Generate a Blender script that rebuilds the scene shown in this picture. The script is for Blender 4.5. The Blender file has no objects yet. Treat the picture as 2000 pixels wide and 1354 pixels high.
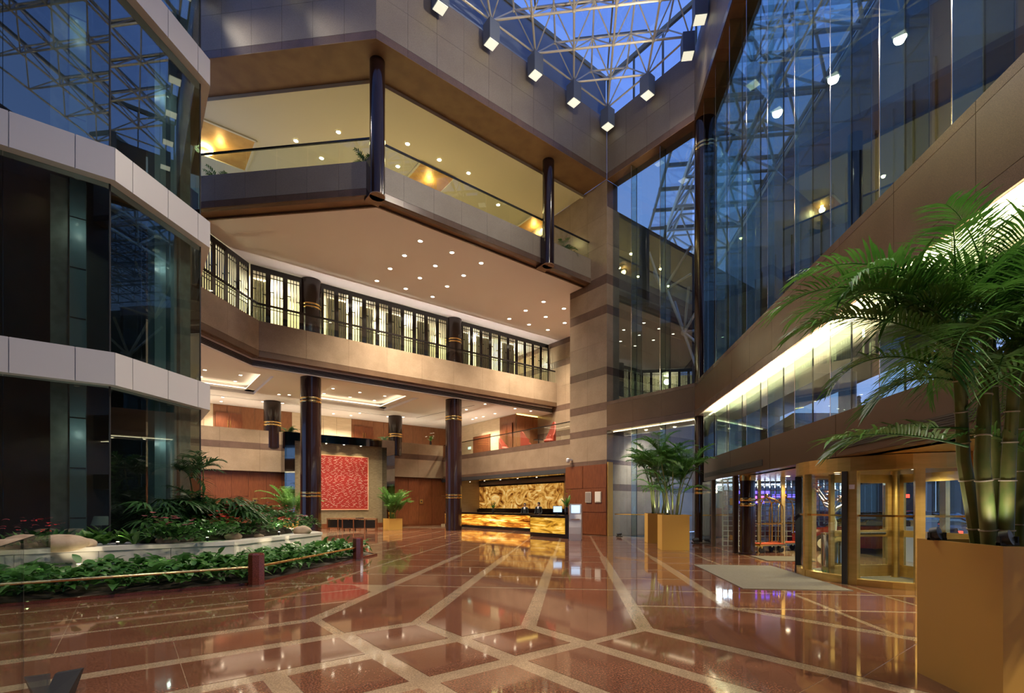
import bpy, bmesh, math, random
from math import sin, cos, pi, radians, sqrt, atan2, floor, ceil
from mathutils import Vector, Matrix
random.seed(7)
S = bpy.context.scene
COL = S.collection

# ------------------------------------------------------------------ camera
F, H, HZ = 960.0, 1.6, 988.0          # focal length in px, eye height, horizon row of the 2000 px wide frame
cam_d = bpy.data.cameras.new('camera'); cam = bpy.data.objects.new('camera', cam_d); COL.objects.link(cam)
cam_d.sensor_width = 36; cam_d.lens = F * 36 / 2000; cam_d.shift_y = (HZ - 677) / 2000
cam.location = (0, 0, H); cam.rotation_euler = (pi / 2, 0, 0); cam_d.clip_end = 400
S.camera = cam
# ------------------------------------------------------------------ sky, exposure
W = bpy.data.worlds.new('dusk'); S.world = W; W.use_nodes = True
bg = W.node_tree.nodes['Background']
_g = W.node_tree.nodes.new('ShaderNodeTexCoord'); _sx = W.node_tree.nodes.new('ShaderNodeSeparateXYZ')
_cr = W.node_tree.nodes.new('ShaderNodeValToRGB')
W.node_tree.links.new(_g.outputs['Generated'], _sx.inputs[0]); W.node_tree.links.new(_sx.outputs['Z'], _cr.inputs[0])
_cr.color_ramp.elements[0].position = 0.0; _cr.color_ramp.elements[0].color = (0.34, 0.50, 0.92, 1)
_cr.color_ramp.elements[1].position = 0.85; _cr.color_ramp.elements[1].color = (0.10, 0.225, 0.74, 1)
W.node_tree.links.new(_cr.outputs[0], bg.inputs[0]); bg.inputs[1].default_value = 1.0
S.view_settings.view_transform = 'Standard'; S.view_settings.look = 'None'
S.view_settings.exposure = 0.25; S.view_settings.gamma = 1.0; S.view_settings.use_curve_mapping = False
S.cycles.max_bounces = 7; S.cycles.diffuse_bounces = 3; S.cycles.glossy_bounces = 3
S.cycles.transparent_max_bounces = 8; S.cycles.sample_clamp_indirect = 6.0
S.cycles.caustics_reflective = False; S.cycles.caustics_refractive = False

# ------------------------------------------------------------------ plan directions of the octagonal hall
def dv(az): return Vector((sin(radians(az)), cos(radians(az))))
A, B, C, D = dv(7), dv(52), dv(-38), dv(-83)
AZ = {'A': -7, 'B': -52, 'C': 38, 'D': 83}                       # rotation about z that turns +y into the direction
def BN(b, n): v = B * b + C * n; return Vector((v.x, v.y))
def AD(a, d): v = A * a + D * d; return Vector((v.x, v.y))
def toBN(p): p = Vector(p[:2]); return p.dot(B), p.dot(C)
def toAD(p): p = Vector(p[:2]); return p.dot(A), p.dot(D)
def v3(p, z): return Vector((p[0], p[1], z))
def atz(px, py, z):                                               # point at height z seen at a pixel
    Y = (z - H) * F / (HZ - py); return Vector(((px - 1000) * Y / F, Y, z))
def onB(px, n):                                                   # where a pixel column meets the line n = const
    r = (px - 1000) / F; Y = n / (r * C.x + C.y); return Vector((r * Y, Y))
def onC(px, b):
    r = (px - 1000) / F; Y = b / (r * B.x + B.y); return Vector((r * Y, Y))
def onA(px, d):
    r = (px - 1000) / F; Y = d / (r * D.x + D.y); return Vector((r * Y, Y))
def zat(py, Y): return H + (HZ - py) * Y / F

# ------------------------------------------------------------------ materials
def nd(nt, t, **kw):
    n = nt.nodes.new(t)
    for k, v in kw.items(): setattr(n, k, v)
    return n
MATS = {}
def mat(name, col, rough=0.5, metal=0.0, col2=None, scale=8.0, stretch=(1, 1, 1), detail=4, bump=0.0, bscale=None, spec=0.5, ior=1.5,
        emit=None, estr=0.0, ramp=(0.35, 0.65), coat=0.0, speck=None, sscale=220.0, trans=0.0, nosample=False, sheen=0.0, dist=0.0):
    m = bpy.data.materials.new(name); m.use_nodes = True; nt = m.node_tree
    p = nt.nodes['Principled BSDF']
    p.inputs['Base Color'].default_value = (*col, 1); p.inputs['Roughness'].default_value = rough; p.inputs['Metallic'].default_value = metal
    p.inputs['Specular IOR Level'].default_value = spec; p.inputs['IOR'].default_value = ior
    if coat: p.inputs['Coat Weight'].default_value = coat; p.inputs['Coat Roughness'].default_value = 0.05
    if emit: p.inputs['Emission Color'].default_value = (*emit, 1); p.inputs['Emission Strength'].default_value = estr
    if col2 or bump or speck:
        g = nd(nt, 'ShaderNodeNewGeometry'); mp = nd(nt, 'ShaderNodeMapping'); mp.inputs['Scale'].default_value = stretch
        nt.links.new(g.outputs['Position'], mp.inputs['Vector'])
        nz = nd(nt, 'ShaderNodeTexNoise'); nz.inputs['Scale'].default_value = scale; nz.inputs['Detail'].default_value = detail
        nz.inputs['Distortion'].default_value = dist
        nt.links.new(mp.outputs[0], nz.inputs['Vector'])
        out = None
        if col2:
            r = nd(nt, 'ShaderNodeValToRGB'); r.color_ramp.elements[0].position = ramp[0]; r.color_ramp.elements[1].position = ramp[1]
            r.color_ramp.elements[0].color = (*col, 1); r.color_ramp.elements[1].color = (*col2, 1)
            nt.links.new(nz.outputs['Fac'], r.inputs[0]); out = r.outputs[0]
        if speck:
            n2 = nd(nt, 'ShaderNodeTexNoise'); n2.inputs['Scale'].default_value = sscale; n2.inputs['Detail'].default_value = 2
            nt.links.new(g.outputs['Position'], n2.inputs['Vector'])
            r2 = nd(nt, 'ShaderNodeValToRGB'); r2.color_ramp.elements[0].position = 0.42; r2.color_ramp.elements[1].position = 0.62
            r2.color_ramp.elements[0].color = (speck[0], speck[0], speck[0], 1); r2.color_ramp.elements[1].color = (speck[1], speck[1], speck[1], 1)
            nt.links.new(n2.outputs['Fac'], r2.inputs[0])
            mx = nd(nt, 'ShaderNodeMix', data_type='RGBA', blend_type='MULTIPLY'); mx.inputs[0].default_value = 1
            if out: nt.links.new(out, mx.inputs[6])
            else: mx.inputs[6].default_value = (*col, 1)
            nt.links.new(r2.outputs[0], mx.inputs[7]); out = mx.outputs[2]
        if out:
            nt.links.new(out, p.inputs['Base Color'])
        if bump:
            b = nd(nt, 'ShaderNodeBump'); b.inputs['Strength'].default_value = bump; b.inputs['Distance'].default_value = 0.02
            if bscale:
                n3 = nd(nt, 'ShaderNodeTexNoise'); n3.inputs['Scale'].default_value = bscale; nt.links.new(mp.outputs[0], n3.inputs['Vector'])
                nt.links.new(n3.outputs['Fac'], b.inputs['Height'])
            else: nt.links.new(nz.outputs['Fac'], b.inputs['Height'])
            nt.links.new(b.outputs[0], p.inputs['Normal'])
    if nosample: m.cycles.emission_sampling = 'NONE'
    MATS[name] = m
    return m
def glass(name, tint, refl, rough=0.0, power=4.0):
    m = bpy.data.materials.new(name); m.use_nodes = True; nt = m.node_tree; nt.nodes.clear()
    o = nd(nt, 'ShaderNodeOutputMaterial'); mx = nd(nt, 'ShaderNodeMixShader'); t = nd(nt, 'ShaderNodeBsdfTransparent'); g = nd(nt, 'ShaderNodeBsdfGlossy')
    t.inputs[0].default_value = (*tint, 1); g.inputs['Roughness'].default_value = rough; g.inputs['Color'].default_value = (0.95, 1, 0.98, 1)
    lw = nd(nt, 'ShaderNodeLayerWeight'); lw.inputs[0].default_value = 0.5
    pw = nd(nt, 'ShaderNodeMath', operation='POWER'); pw.inputs[1].default_value = power
    ma = nd(nt, 'ShaderNodeMath', operation='MULTIPLY_ADD'); ma.inputs[1].default_value = 1 - refl; ma.inputs[2].default_value = refl
    nt.links.new(lw.outputs['Facing'], pw.inputs[0]); nt.links.new(pw.outputs[0], ma.inputs[0]); nt.links.new(ma.outputs[0], mx.inputs[0])
    nt.links.new(t.outputs[0], mx.inputs[1]); nt.links.new(g.outputs[0], mx.inputs[2]); nt.links.new(mx.outputs[0], o.inputs[0])
    MATS[name] = m; return m
def banded(name, cols, pos, scale, dist, stretch, estr, direction='Z', rough=0.25, nscale=1.5):   # banded, backlit onyx
    m = bpy.data.materials.new(name); m.use_nodes = True; nt = m.node_tree; p = nt.nodes['Principled BSDF']; p.inputs['Roughness'].default_value = rough
    g = nd(nt, 'ShaderNodeNewGeometry'); mp = nd(nt, 'ShaderNodeMapping'); mp.inputs['Scale'].default_value = stretch
    wv = nd(nt, 'ShaderNodeTexWave', wave_type='BANDS', bands_direction=direction); wv.inputs['Scale'].default_value = scale
    wv.inputs['Distortion'].default_value = dist; wv.inputs['Detail'].default_value = 3; wv.inputs['Detail Scale'].default_value = nscale
    r = nd(nt, 'ShaderNodeValToRGB'); el = r.color_ramp.elements
    while len(el) < len(cols): el.new(0.5)
    for e, c, q in zip(el, cols, pos): e.position = q; e.color = (*c, 1)
    nt.links.new(g.outputs['Position'], mp.inputs[0]); nt.links.new(mp.outputs[0], wv.inputs['Vector']); nt.links.new(wv.outputs['Fac'], r.inputs[0])
    nt.links.new(r.outputs[0], p.inputs['Base Color']); nt.links.new(r.outputs[0], p.inputs['Emission Color']); p.inputs['Emission Strength'].default_value = estr
    MATS[name] = m; return m

mat('granite', (0.30, 0.215, 0.14), 0.22, col2=(0.37, 0.27, 0.18), scale=1.2, speck=(0.72, 1.12), sscale=90, ior=1.5)
mat('granite_brown', (0.118, 0.066, 0.034), 0.3, col2=(0.145, 0.083, 0.045), scale=1.2, speck=(0.72, 1.12), sscale=90)
mat('granite_dark', (0.135, 0.085, 0.06), 0.25, col2=(0.17, 0.105, 0.075), scale=2, speck=(0.75, 1.1), sscale=90)
mat('granite_grey', (0.25, 0.20, 0.15), 0.45, col2=(0.28, 0.23, 0.175), scale=1.2, speck=(0.7, 1.12), sscale=90, ior=1.6)
mat('soffit_brown', (0.20, 0.10, 0.045), 0.5, col2=(0.26, 0.14, 0.06), scale=1.5)
mat('fascia_brown', (0.075, 0.040, 0.024), 0.35)
mat('floor_red', (0.150, 0.060, 0.033), 0.05, col2=(0.195, 0.082, 0.046), scale=0.9, speck=(0.55, 1.2), sscale=55, ior=1.75)
mat('floor_beige', (0.27, 0.19, 0.115), 0.07, col2=(0.32, 0.225, 0.14), scale=3, speck=(0.7, 1.15), sscale=70, ior=1.7)
mat('column_lacquer', (0.020, 0.009, 0.008), 0.13, ior=1.5, coat=0.15)
mat('brass', (0.80, 0.55, 0.20), 0.16, 1.0)
mat('brass_satin', (0.62, 0.43, 0.15), 0.38, 1.0, col2=(0.70, 0.49, 0.19), scale=3, stretch=(1, 1, 6))
mat('gold_paint', (0.62, 0.36, 0.075), 0.42)
mat('steel', (0.80, 0.74, 0.60), 0.35, 0.3)
mat('steel_polished', (0.72, 0.72, 0.70), 0.12, 1.0)
mat('steel_dark', (0.07, 0.07, 0.072), 0.45, 0.3)
mat('box_grey', (0.16, 0.19, 0.25), 0.5)
mat('curb_blue', (0.25, 0.31, 0.42), 0.6)
mat('white_plaster', (0.85, 0.81, 0.76), 0.7)
mat('pink_plaster', (0.90, 0.87, 0.86), 0.7)
mat('cream_plaster', (0.80, 0.72, 0.52), 0.7)
mat('gold_leaf', (0.62, 0.33, 0.08), 0.45, 0.3, col2=(0.75, 0.45, 0.13), scale=2)
mat('wood_red', (0.13, 0.036, 0.014), 0.32, col2=(0.215, 0.068, 0.025), scale=5, stretch=(5, 5, 0.5), ramp=(0.3, 0.7))
mat('wood_mid', (0.19, 0.070, 0.025), 0.4, col2=(0.27, 0.11, 0.042), scale=5, stretch=(5, 5, 0.5), ramp=(0.3, 0.7))
mat('travertine', (0.62, 0.48, 0.30), 0.4, col2=(0.70, 0.56, 0.37), scale=3, stretch=(0.6, 0.6, 6))
mat('black_lacquer', (0.012, 0.010, 0.010), 0.15)
mat('black_matt', (0.015, 0.015, 0.016), 0.6)
mat('black_mirror', (0.05, 0.04, 0.035), 0.04, 0.6, ior=1.8)
mat('mirror_dark', (0.30, 0.30, 0.30), 0.03, 1.0)
mat('white_metal', (0.66, 0.64, 0.63), 0.38, spec=0.4)
mat('concrete', (0.30, 0.31, 0.27), 0.8, col2=(0.42, 0.43, 0.38), scale=5, bump=0.3)
mat('panel_blue', (0.28, 0.40, 0.44), 0.35)
mat('tower_core', (0.02, 0.02, 0.022), 0.5)
mat('marble_white', (0.74, 0.68, 0.56), 0.3, col2=(0.80, 0.75, 0.65), scale=2.5, dist=1.0)
mat('pebble_white', (0.85, 0.83, 0.78), 0.8, bump=0.6, scale=40)
mat('soil', (0.05, 0.035, 0.02), 0.9, bump=0.5, scale=20)
mat('rock', (0.36, 0.25, 0.15), 0.85, col2=(0.50, 0.38, 0.25), scale=4, bump=0.4)
mat('granite_red_post', (0.14, 0.035, 0.02), 0.12, speck=(0.6, 1.3), sscale=80, ior=1.6)
mat('leaf', (0.035, 0.12, 0.022), 0.4, col2=(0.07, 0.20, 0.035), scale=6)
mat('leaf_palm', (0.05, 0.16, 0.022), 0.4, col2=(0.10, 0.25, 0.04), scale=3)
mat('leaf_dark', (0.02, 0.065, 0.015), 0.4, col2=(0.04, 0.11, 0.025), scale=6)
mat('leaf_light', (0.07, 0.19, 0.03), 0.4, col2=(0.12, 0.27, 0.05), scale=6)
mat('cane_green', (0.10, 0.14, 0.03), 0.5, col2=(0.18, 0.17, 0.05), scale=10, stretch=(1, 1, 0.6))
mat('flower_red', (0.55, 0.02, 0.02), 0.4)
mat('flower_pink', (0.62, 0.16, 0.22), 0.5)
mat('blossom', (0.80, 0.45, 0.36), 0.6, col2=(0.88, 0.66, 0.58), scale=20)
mat('trunk_white', (0.55, 0.46, 0.36), 0.6)
mat('art_red', (0.30, 0.012, 0.006), 0.6)
mat('art_white', (0.78, 0.70, 0.58), 0.5)
mat('art_border', (0.75, 0.42, 0.25), 0.5)
mat('art_wall', (0.30, 0.235, 0.13), 0.3, 0.35, col2=(0.42, 0.34, 0.20), scale=5, stretch=(1, 1, 5), bump=0.2)
mat('chair_red', (0.42, 0.055, 0.025), 0.6)
mat('skin', (0.52, 0.30, 0.20), 0.5)
mat('hair', (0.012, 0.010, 0.009), 0.5)
mat('suit', (0.012, 0.013, 0.015), 0.7)
mat('shirt', (0.75, 0.75, 0.75), 0.6)
mat('carpet_red', (0.42, 0.07, 0.02), 0.9)
mat('rubber', (0.012, 0.012, 0.012), 0.7)
mat('mat_grey', (0.085, 0.076, 0.058), 0.95, col2=(0.11, 0.098, 0.076), scale=30)
mat('asphalt', (0.03, 0.03, 0.035), 0.8)
mat('car_paint', (0.12, 0.14, 0.19), 0.12, 0.3, coat=1.0)
mat('car_red', (0.11, 0.008, 0.008), 0.15, coat=0.8)
mat('plate_blue', (0.05, 0.10, 0.5), 0.4)
mat('building_dark', (0.02, 0.024, 0.028), 0.35)
mat('building_line', (0.10, 0.095, 0.075), 0.5)
mat('bronze', (0.03, 0.032, 0.035), 0.5, 0.4)
mat('block_glass', (0.55, 0.62, 0.68), 0.12, ior=1.5, spec=0.9, emit=(0.5, 0.6, 0.8), estr=0.05)
mat('block_joint', (0.62, 0.60, 0.55), 0.7)
mat('curtain', (0.70, 0.66, 0.46), 0.8, col2=(0.80, 0.77, 0.60), scale=6, stretch=(4, 4, 0.3))
mat('room_wall', (0.80, 0.77, 0.56), 0.8)
mat('grille', (0.03, 0.022, 0.018), 0.5)
mat('paper', (0.75, 0.70, 0.60), 0.5)
mat('plaque_metal', (0.45, 0.40, 0.34), 0.35, 0.6)
mat('lens_warm', (1, 1, 1), emit=(1.0, 0.86, 0.62), estr=16, nosample=True)
mat('lens_yellow', (1, 1, 1), emit=(1.0, 0.85, 0.45), estr=22, nosample=True)
mat('cove', (1, 1, 1), emit=(1.0, 0.80, 0.55), estr=5)
mat('led_line', (1, 1, 1), emit=(1.0, 0.84, 0.55), estr=3.5)
mat('led_soft', (1, 1, 1), emit=(1.0, 0.82, 0.55), estr=2.2)
mat('cove_yellow', (1, 1, 1), emit=(1.0, 0.72, 0.18), estr=5)
mat('cube_lens', (1, 1, 1), emit=(0.90, 0.88, 0.68), estr=0.75)
mat('screen', (0.3, 0.4, 0.5), 0.2, emit=(0.55, 0.75, 1.0), estr=1.1)
mat('neon_violet', (0.1, 0.05, 0.4), emit=(0.16, 0.08, 1.0), estr=5)
mat('neon_pink', (0.4, 0.05, 0.3), emit=(1.0, 0.15, 0.6), estr=4)
mat('neon_red', (0.5, 0.02, 0.02), emit=(1.0, 0.05, 0.03), estr=4)
mat('exit_face', (0.6, 0.8, 0.7), emit=(0.55, 0.9, 0.7), estr=1.2)
mat('sign_white', (0.8, 0.8, 0.8), emit=(0.8, 0.85, 1.0), estr=3)
mat('shade', (0.6, 0.6, 0.55), 0.6)
glass('glass_wall', (0.80, 0.88, 0.87), 0.13)
glass('glass_low', (0.93, 0.96, 0.95), 0.05)
glass('glass_tower', (0.62, 0.70, 0.68), 0.13)
glass('glass_rail', (0.92, 0.96, 0.94), 0.04)
glass('glass_fin', (0.80, 0.88, 0.85), 0.05)
glass('glass_sky', (0.92, 0.95, 1.0), 0.03)
glass('windscreen', (0.25, 0.3, 0.35), 0.25)
def marbled(name, cols, pos, scale, dist, stretch, estr):
    m = bpy.data.materials.new(name); m.use_nodes = True; nt = m.node_tree; q = nt.nodes['Principled BSDF']; q.inputs['Roughness'].default_value = 0.25
    g = nd(nt, 'ShaderNodeNewGeometry'); mp = nd(nt, 'ShaderNodeMapping'); mp.inputs['Scale'].default_value = stretch
    nz = nd(nt, 'ShaderNodeTexNoise'); nz.inputs['Scale'].default_value = scale; nz.inputs['Detail'].default_value = 7; nz.inputs['Distortion'].default_value = dist; nz.inputs['Roughness'].default_value = 0.6
    r = nd(nt, 'ShaderNodeValToRGB'); el = r.color_ramp.elements
    while len(el) < len(cols): el.new(0.5)
    for e, c, x in zip(el, cols, pos): e.position = x; e.color = (*c, 1)
    nt.links.new(g.outputs['Position'], mp.inputs[0]); nt.links.new(mp.outputs[0], nz.inputs['Vector']); nt.links.new(nz.outputs['Fac'], r.inputs[0])
    nt.links.new(r.outputs[0], q.inputs['Base Color']); nt.links.new(r.outputs[0], q.inputs['Emission Color']); q.inputs['Emission Strength'].default_value = estr; MATS[name] = m
marbled('onyx', [(0.07, 0.016, 0.001), (0.34, 0.11, 0.01), (0.62, 0.28, 0.03), (0.85, 0.48, 0.09), (1.0, 0.82, 0.42)], [0.34, 0.44, 0.52, 0.58, 0.68], 1.0, 0.9, (0.55, 0.55, 5.5), 1.0)
marbled('onyx_gold', [(0.06, 0.022, 0.001), (0.26, 0.12, 0.008), (0.46, 0.25, 0.02), (0.62, 0.38, 0.06), (0.9, 0.68, 0.28)], [0.34, 0.44, 0.52, 0.6, 0.7], 1.0, 1.0, (0.8, 0.8, 5.0), 0.75)
marbled('mural', [(0.04, 0.008, 0.001), (0.22, 0.075, 0.01), (0.50, 0.25, 0.045), (0.62, 0.38, 0.11), (0.95, 0.72, 0.34)], [0.3, 0.40, 0.5, 0.6, 0.72], 0.9, 2.2, (1, 1, 1.3), 0.9)

for _n in ('leaf', 'leaf_palm', 'leaf_dark', 'leaf_light'):                # thin leaves let some light through
    _m = MATS[_n]; _nt = _m.node_tree; _p = _nt.nodes['Principled BSDF']; _o = _nt.nodes['Material Output']
    _t = nd(_nt, 'ShaderNodeBsdfTranslucent'); _x = nd(_nt, 'ShaderNodeMixShader'); _x.inputs[0].default_value = 0.28
    _src = _p.inputs['Base Color'].links[0].from_socket
    _nt.links.new(_src, _t.inputs[0]); _nt.links.new(_p.outputs[0], _x.inputs[1]); _nt.links.new(_t.outputs[0], _x.inputs[2]); _nt.links.new(_x.outputs[0], _o.inputs[0])
# ------------------------------------------------------------------ builders
WM = {}
def root(name, label, cat, loc=(0, 0, 0), rz=0.0, group=None, kind=None):
    o = bpy.data.objects.new(name, None); COL.objects.link(o); o.empty_display_size = 0.2
    o.location = loc; o.rotation_euler = (0, 0, rz); tag(o, label, cat, group, kind)
    WM[o.name] = Matrix.Translation(Vector(loc)) @ Matrix.Rotation(rz, 4, 'Z')
    return o
def tag(o, label=None, cat=None, group=None, kind=None):
    if label: o['label'] = label
    if cat: o['category'] = cat
    if group: o['group'] = group
    if kind: o['kind'] = kind
    return o
def wm(p): return WM.get(p.name, Matrix()) if p else Matrix()
def link(name, me, mt=None, parent=None):
    if mt and not me.materials: me.materials.append(MATS[mt])
    o = bpy.data.objects.new(name, me); COL.objects.link(o)
    if parent: o.parent = parent; WM[o.name] = wm(parent)
    return o
class MB:
    def __init__(s): s.v = []; s.f = []
    def add(s, vs, fs):
        k = len(s.v); s.v += [tuple(v) for v in vs]; s.f += [tuple(i + k for i in f) for f in fs]; return s
    def prism(s, pts, z0, z1):
        pts = [tuple(p[:2]) for p in pts]; n = len(pts)
        ar = sum(pts[i][0] * pts[(i + 1) % n][1] - pts[(i + 1) % n][0] * pts[i][1] for i in range(n))
        if ar < 0: pts = pts[::-1]
        s.add([(x, y, z0) for x, y in pts] + [(x, y, z1) for x, y in pts],
              [tuple(range(n))[::-1], tuple(range(n, 2 * n))] + [(i, (i + 1) % n, (i + 1) % n + n, i + n) for i in range(n)]); return s
    def seg(s, p0, p1, t0, t1, z0, z1):       # wall along p0 -> p1 between side offsets t0, t1 (left positive)
        p0 = Vector(p0[:2]); p1 = Vector(p1[:2]); d = (p1 - p0).normalized(); n = Vector((-d.y, d.x))
        return s.prism([p0 + n * t0, p1 + n * t0, p1 + n * t1, p0 + n * t1], z0, z1)
    def box(s, c, d, rz=0.0, m=None):
        x, y, z = d[0] / 2, d[1] / 2, d[2] / 2; R = Matrix.Rotation(rz, 3, 'Z') if m is None else m
        vs = [R @ Vector((i * x, j * y, k * z)) + Vector(c) for k in (-1, 1) for i, j in ((-1, -1), (1, -1), (1, 1), (-1, 1))]
        return s.add(vs, [(3, 2, 1, 0), (4, 5, 6, 7), (0, 1, 5, 4), (1, 2, 6, 5), (2, 3, 7, 6), (3, 0, 4, 7)])
    def tube(s, pts, r, seg=8, cap=True):
        pts = [Vector(p) for p in pts]; n = len(pts); rs = r if isinstance(r, (list, tuple)) else [r] * n
        k = len(s.v); up = None
        for i, p in enumerate(pts):
            t = (pts[min(i + 1, n - 1)] - pts[max(i - 1, 0)]).normalized()
            if up is None: up = t.orthogonal().normalized()
            up = (up - t * up.dot(t)); up = up.normalized() if up.length > 1e-6 else t.orthogonal().normalized()
            sd = t.cross(up)
            for j in range(seg):
                a = 2 * pi * j / seg; s.v.append(tuple(p + (up * cos(a) + sd * sin(a)) * rs[i]))
        for i in range(n - 1):
            for j in range(seg):
                s.f.append((k + i * seg + j, k + i * seg + (j + 1) % seg, k + (i + 1) * seg + (j + 1) % seg, k + (i + 1) * seg + j))
        if cap:
            s.f.append(tuple(k + j for j in range(seg))[::-1]); s.f.append(tuple(k + (n - 1) * seg + j for j in range(seg)))
        return s
    def lathe(s, c, prof, seg=24):
        k = len(s.v); n = len(prof)
        for r, z in prof:
            for j in range(seg):
                a = 2 * pi * j / seg; s.v.append((c[0] + r * cos(a), c[1] + r * sin(a), c[2] + z))
        for i in range(n - 1):
            for j in range(seg):
                s.f.append((k + i * seg + j, k + i * seg + (j + 1) % seg, k + (i + 1) * seg + (j + 1) % seg, k + (i + 1) * seg + j))
        s.f.append(tuple(k + j for j in range(seg))[::-1]); s.f.append(tuple(k + (n - 1) * seg + j for j in range(seg)))
        return s
    def arc(s, c, r0, r1, a0, a1, z0, z1, seg=12):
        pts = [(c[0] + r1 * cos(radians(a0 + (a1 - a0) * i / seg)), c[1] + r1 * sin(radians(a0 + (a1 - a0) * i / seg))) for i in range(seg + 1)]
        pin = [(c[0] + r0 * cos(radians(a0 + (a1 - a0) * i / seg)), c[1] + r0 * sin(radians(a0 + (a1 - a0) * i / seg))) for i in range(seg + 1)]
        for i in range(seg): s.prism([pin[i], pts[i], pts[i + 1], pin[i + 1]], z0, z1)
        return s
    def blob(s, c, d, seg=10, rings=7, jit=0.12, rz=0.0, seed=0):
        rnd = random.Random(seed); k = len(s.v); R = Matrix.Rotation(rz, 3, 'Z')
        ph = [rnd.uniform(0, 6.28) for _ in range(6)]
        def off(u, w): return 1 + jit * (sin(2 * u + ph[0]) * cos(w + ph[1]) + 0.6 * sin(3 * u + ph[2]) + 0.5 * cos(2 * w + 3 * u + ph[3]))
        s.v.append(tuple(R @ Vector((0, 0, -d[2] / 2 * off(0, 0))) + Vector(c)))
        for i in range(1, rings):
            w = pi * i / rings
            for j in range(seg):
                u = 2 * pi * j / seg; q = off(u, w)
                s.v.append(tuple(R @ Vector((d[0] / 2 * sin(w) * cos(u) * q, d[1] / 2 * sin(w) * sin(u) * q, -d[2] / 2 * cos(w) * q)) + Vector(c)))
        s.v.append(tuple(R @ Vector((0, 0, d[2] / 2 * off(0, 3))) + Vector(c))); e = len(s.v) - 1
        for j in range(seg): s.f.append((k, k + 1 + (j + 1) % seg, k + 1 + j)); s.f.append((e, e - seg + j, e - seg + (j + 1) % seg))
        for i in range(rings - 2):
            for j in range(seg):
                a = k + 1 + i * seg; s.f.append((a + j, a + (j + 1) % seg, a + seg + (j + 1) % seg, a + seg + j))
        return s
    def build(s, name, mt, parent=None, label=None, cat=None, group=None, kind=None, smooth=False, angle=40):
        me = bpy.data.meshes.new(name)
        vs = s.v
        if parent:
            iv = wm(parent).inverted(); vs = [tuple(iv @ Vector(v)) for v in vs]
        me.from_pydata(vs, [], s.f); me.update()
        if smooth:
            me.shade_smooth()
            if angle: me.set_sharp_from_angle(angle=radians(angle))
        o = link(name, me, mt, parent); tag(o, label, cat, group, kind)
        return o
BOXC = {}
def piece(name, dims, c, rz, mt, parent=None, m=None):            # box piece sharing mesh data with alike pieces
    key = (round(dims[0], 3), round(dims[1], 3), round(dims[2], 3), mt)
    if key not in BOXC:
        b = MB(); b.box((0, 0, 0), key[:3]); me = bpy.data.meshes.new(name); me.from_pydata(b.v, [], b.f); me.update(); me.materials.append(MATS[mt]); BOXC[key] = me
    o = bpy.data.objects.new(name, BOXC[key]); COL.objects.link(o)
    M = Matrix.Translation(Vector(c)) @ (Matrix.Rotation(rz, 4, 'Z') if m is None else m)
    if parent: o.parent = parent; M = wm(parent).inverted() @ M
    o.matrix_local = M; WM[o.name] = Matrix.Translation(Vector(c)) @ (Matrix.Rotation(rz, 4, 'Z') if m is None else m)
    return o
CYL = {}
def rod(name, p0, p1, r, mt, parent, seg=8):
    key = (round(r, 4), mt, seg)
    if key not in CYL:
        b = MB(); b.tube([(0, 0, -0.5), (0, 0, 0.5)], r, seg); me = bpy.data.meshes.new(name); me.from_pydata(b.v, [], b.f); me.update(); me.shade_smooth(); me.set_sharp_from_angle(angle=radians(40)); me.materials.append(MATS[mt]); CYL[key] = me
    p0 = Vector(p0); p1 = Vector(p1); d = p1 - p0
    M = Matrix.Translation((p0 + p1) / 2) @ d.to_track_quat('Z', 'Y').to_matrix().to_4x4() @ Matrix.Diagonal((1, 1, d.length, 1))
    o = bpy.data.objects.new(name, CYL[key]); COL.objects.link(o)
    if parent: o.parent = parent; M = wm(parent).inverted() @ M
    o.matrix_local = M
    return o
def clad(parent, p0, p1, out, courses, w, th=0.04, gap=0.008, name='panel', skip=None):
    """separate stone panels along p0 -> p1 standing proud of the backing by th, courses = [(z0, z1, material)]"""
    p0 = Vector(p0[:2]); p1 = Vector(p1[:2]); out = Vector(out); L = (p1 - p0).length; d = (p1 - p0) / L
    n = max(1, round(L / w)); ww = L / n; rz = atan2(d.y, d.x)
    for z0, z1, mt in courses:
        for i in range(n):
            c = p0 + d * (i + 0.5) * ww + out * th / 2
            if skip and skip(i, z0): continue
            piece(name, (ww - gap, th, z1 - z0 - gap), v3(c, (z0 + z1) / 2), rz, mt, parent)
def lamp(name, kind, loc, energy, col=(1, 0.82, 0.58), parent=None, size=0.1, size_y=None, spot=110, blend=0.7, rot=None, spread=None):
    ld = bpy.data.lights.new(name, kind); ld.energy = energy; ld.color = col
    if kind == 'SPOT': ld.spot_size = radians(spot); ld.spot_blend = blend; ld.shadow_soft_size = size
    elif kind == 'POINT': ld.shadow_soft_size = size
    elif kind == 'AREA':
        ld.size = size
        if size_y: ld.shape = 'RECTANGLE'; ld.size_y = size_y
        if spread: ld.spread = radians(spread)
    o = bpy.data.objects.new(name, ld); COL.objects.link(o)
    M = Matrix.Translation(Vector(loc)) @ (rot.to_matrix().to_4x4() if rot is not None else Matrix())
    if parent: o.parent = parent; M = wm(parent).inverted() @ M
    o.matrix_local = M
    return o
from mathutils import Euler
UP = Euler((pi, 0, 0))
def ring_mesh(r0, r1, h, seg=20):
    b = MB()
    for i in range(seg):
        a0 = 2 * pi * i / seg; a1 = 2 * pi * (i + 1) / seg
        b.prism([(r0 * cos(a0), r0 * sin(a0)), (r1 * cos(a0), r1 * sin(a0)), (r1 * cos(a1), r1 * sin(a1)), (r0 * cos(a1), r0 * sin(a1))], -h, 0)
    return b
_rm = None
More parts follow.
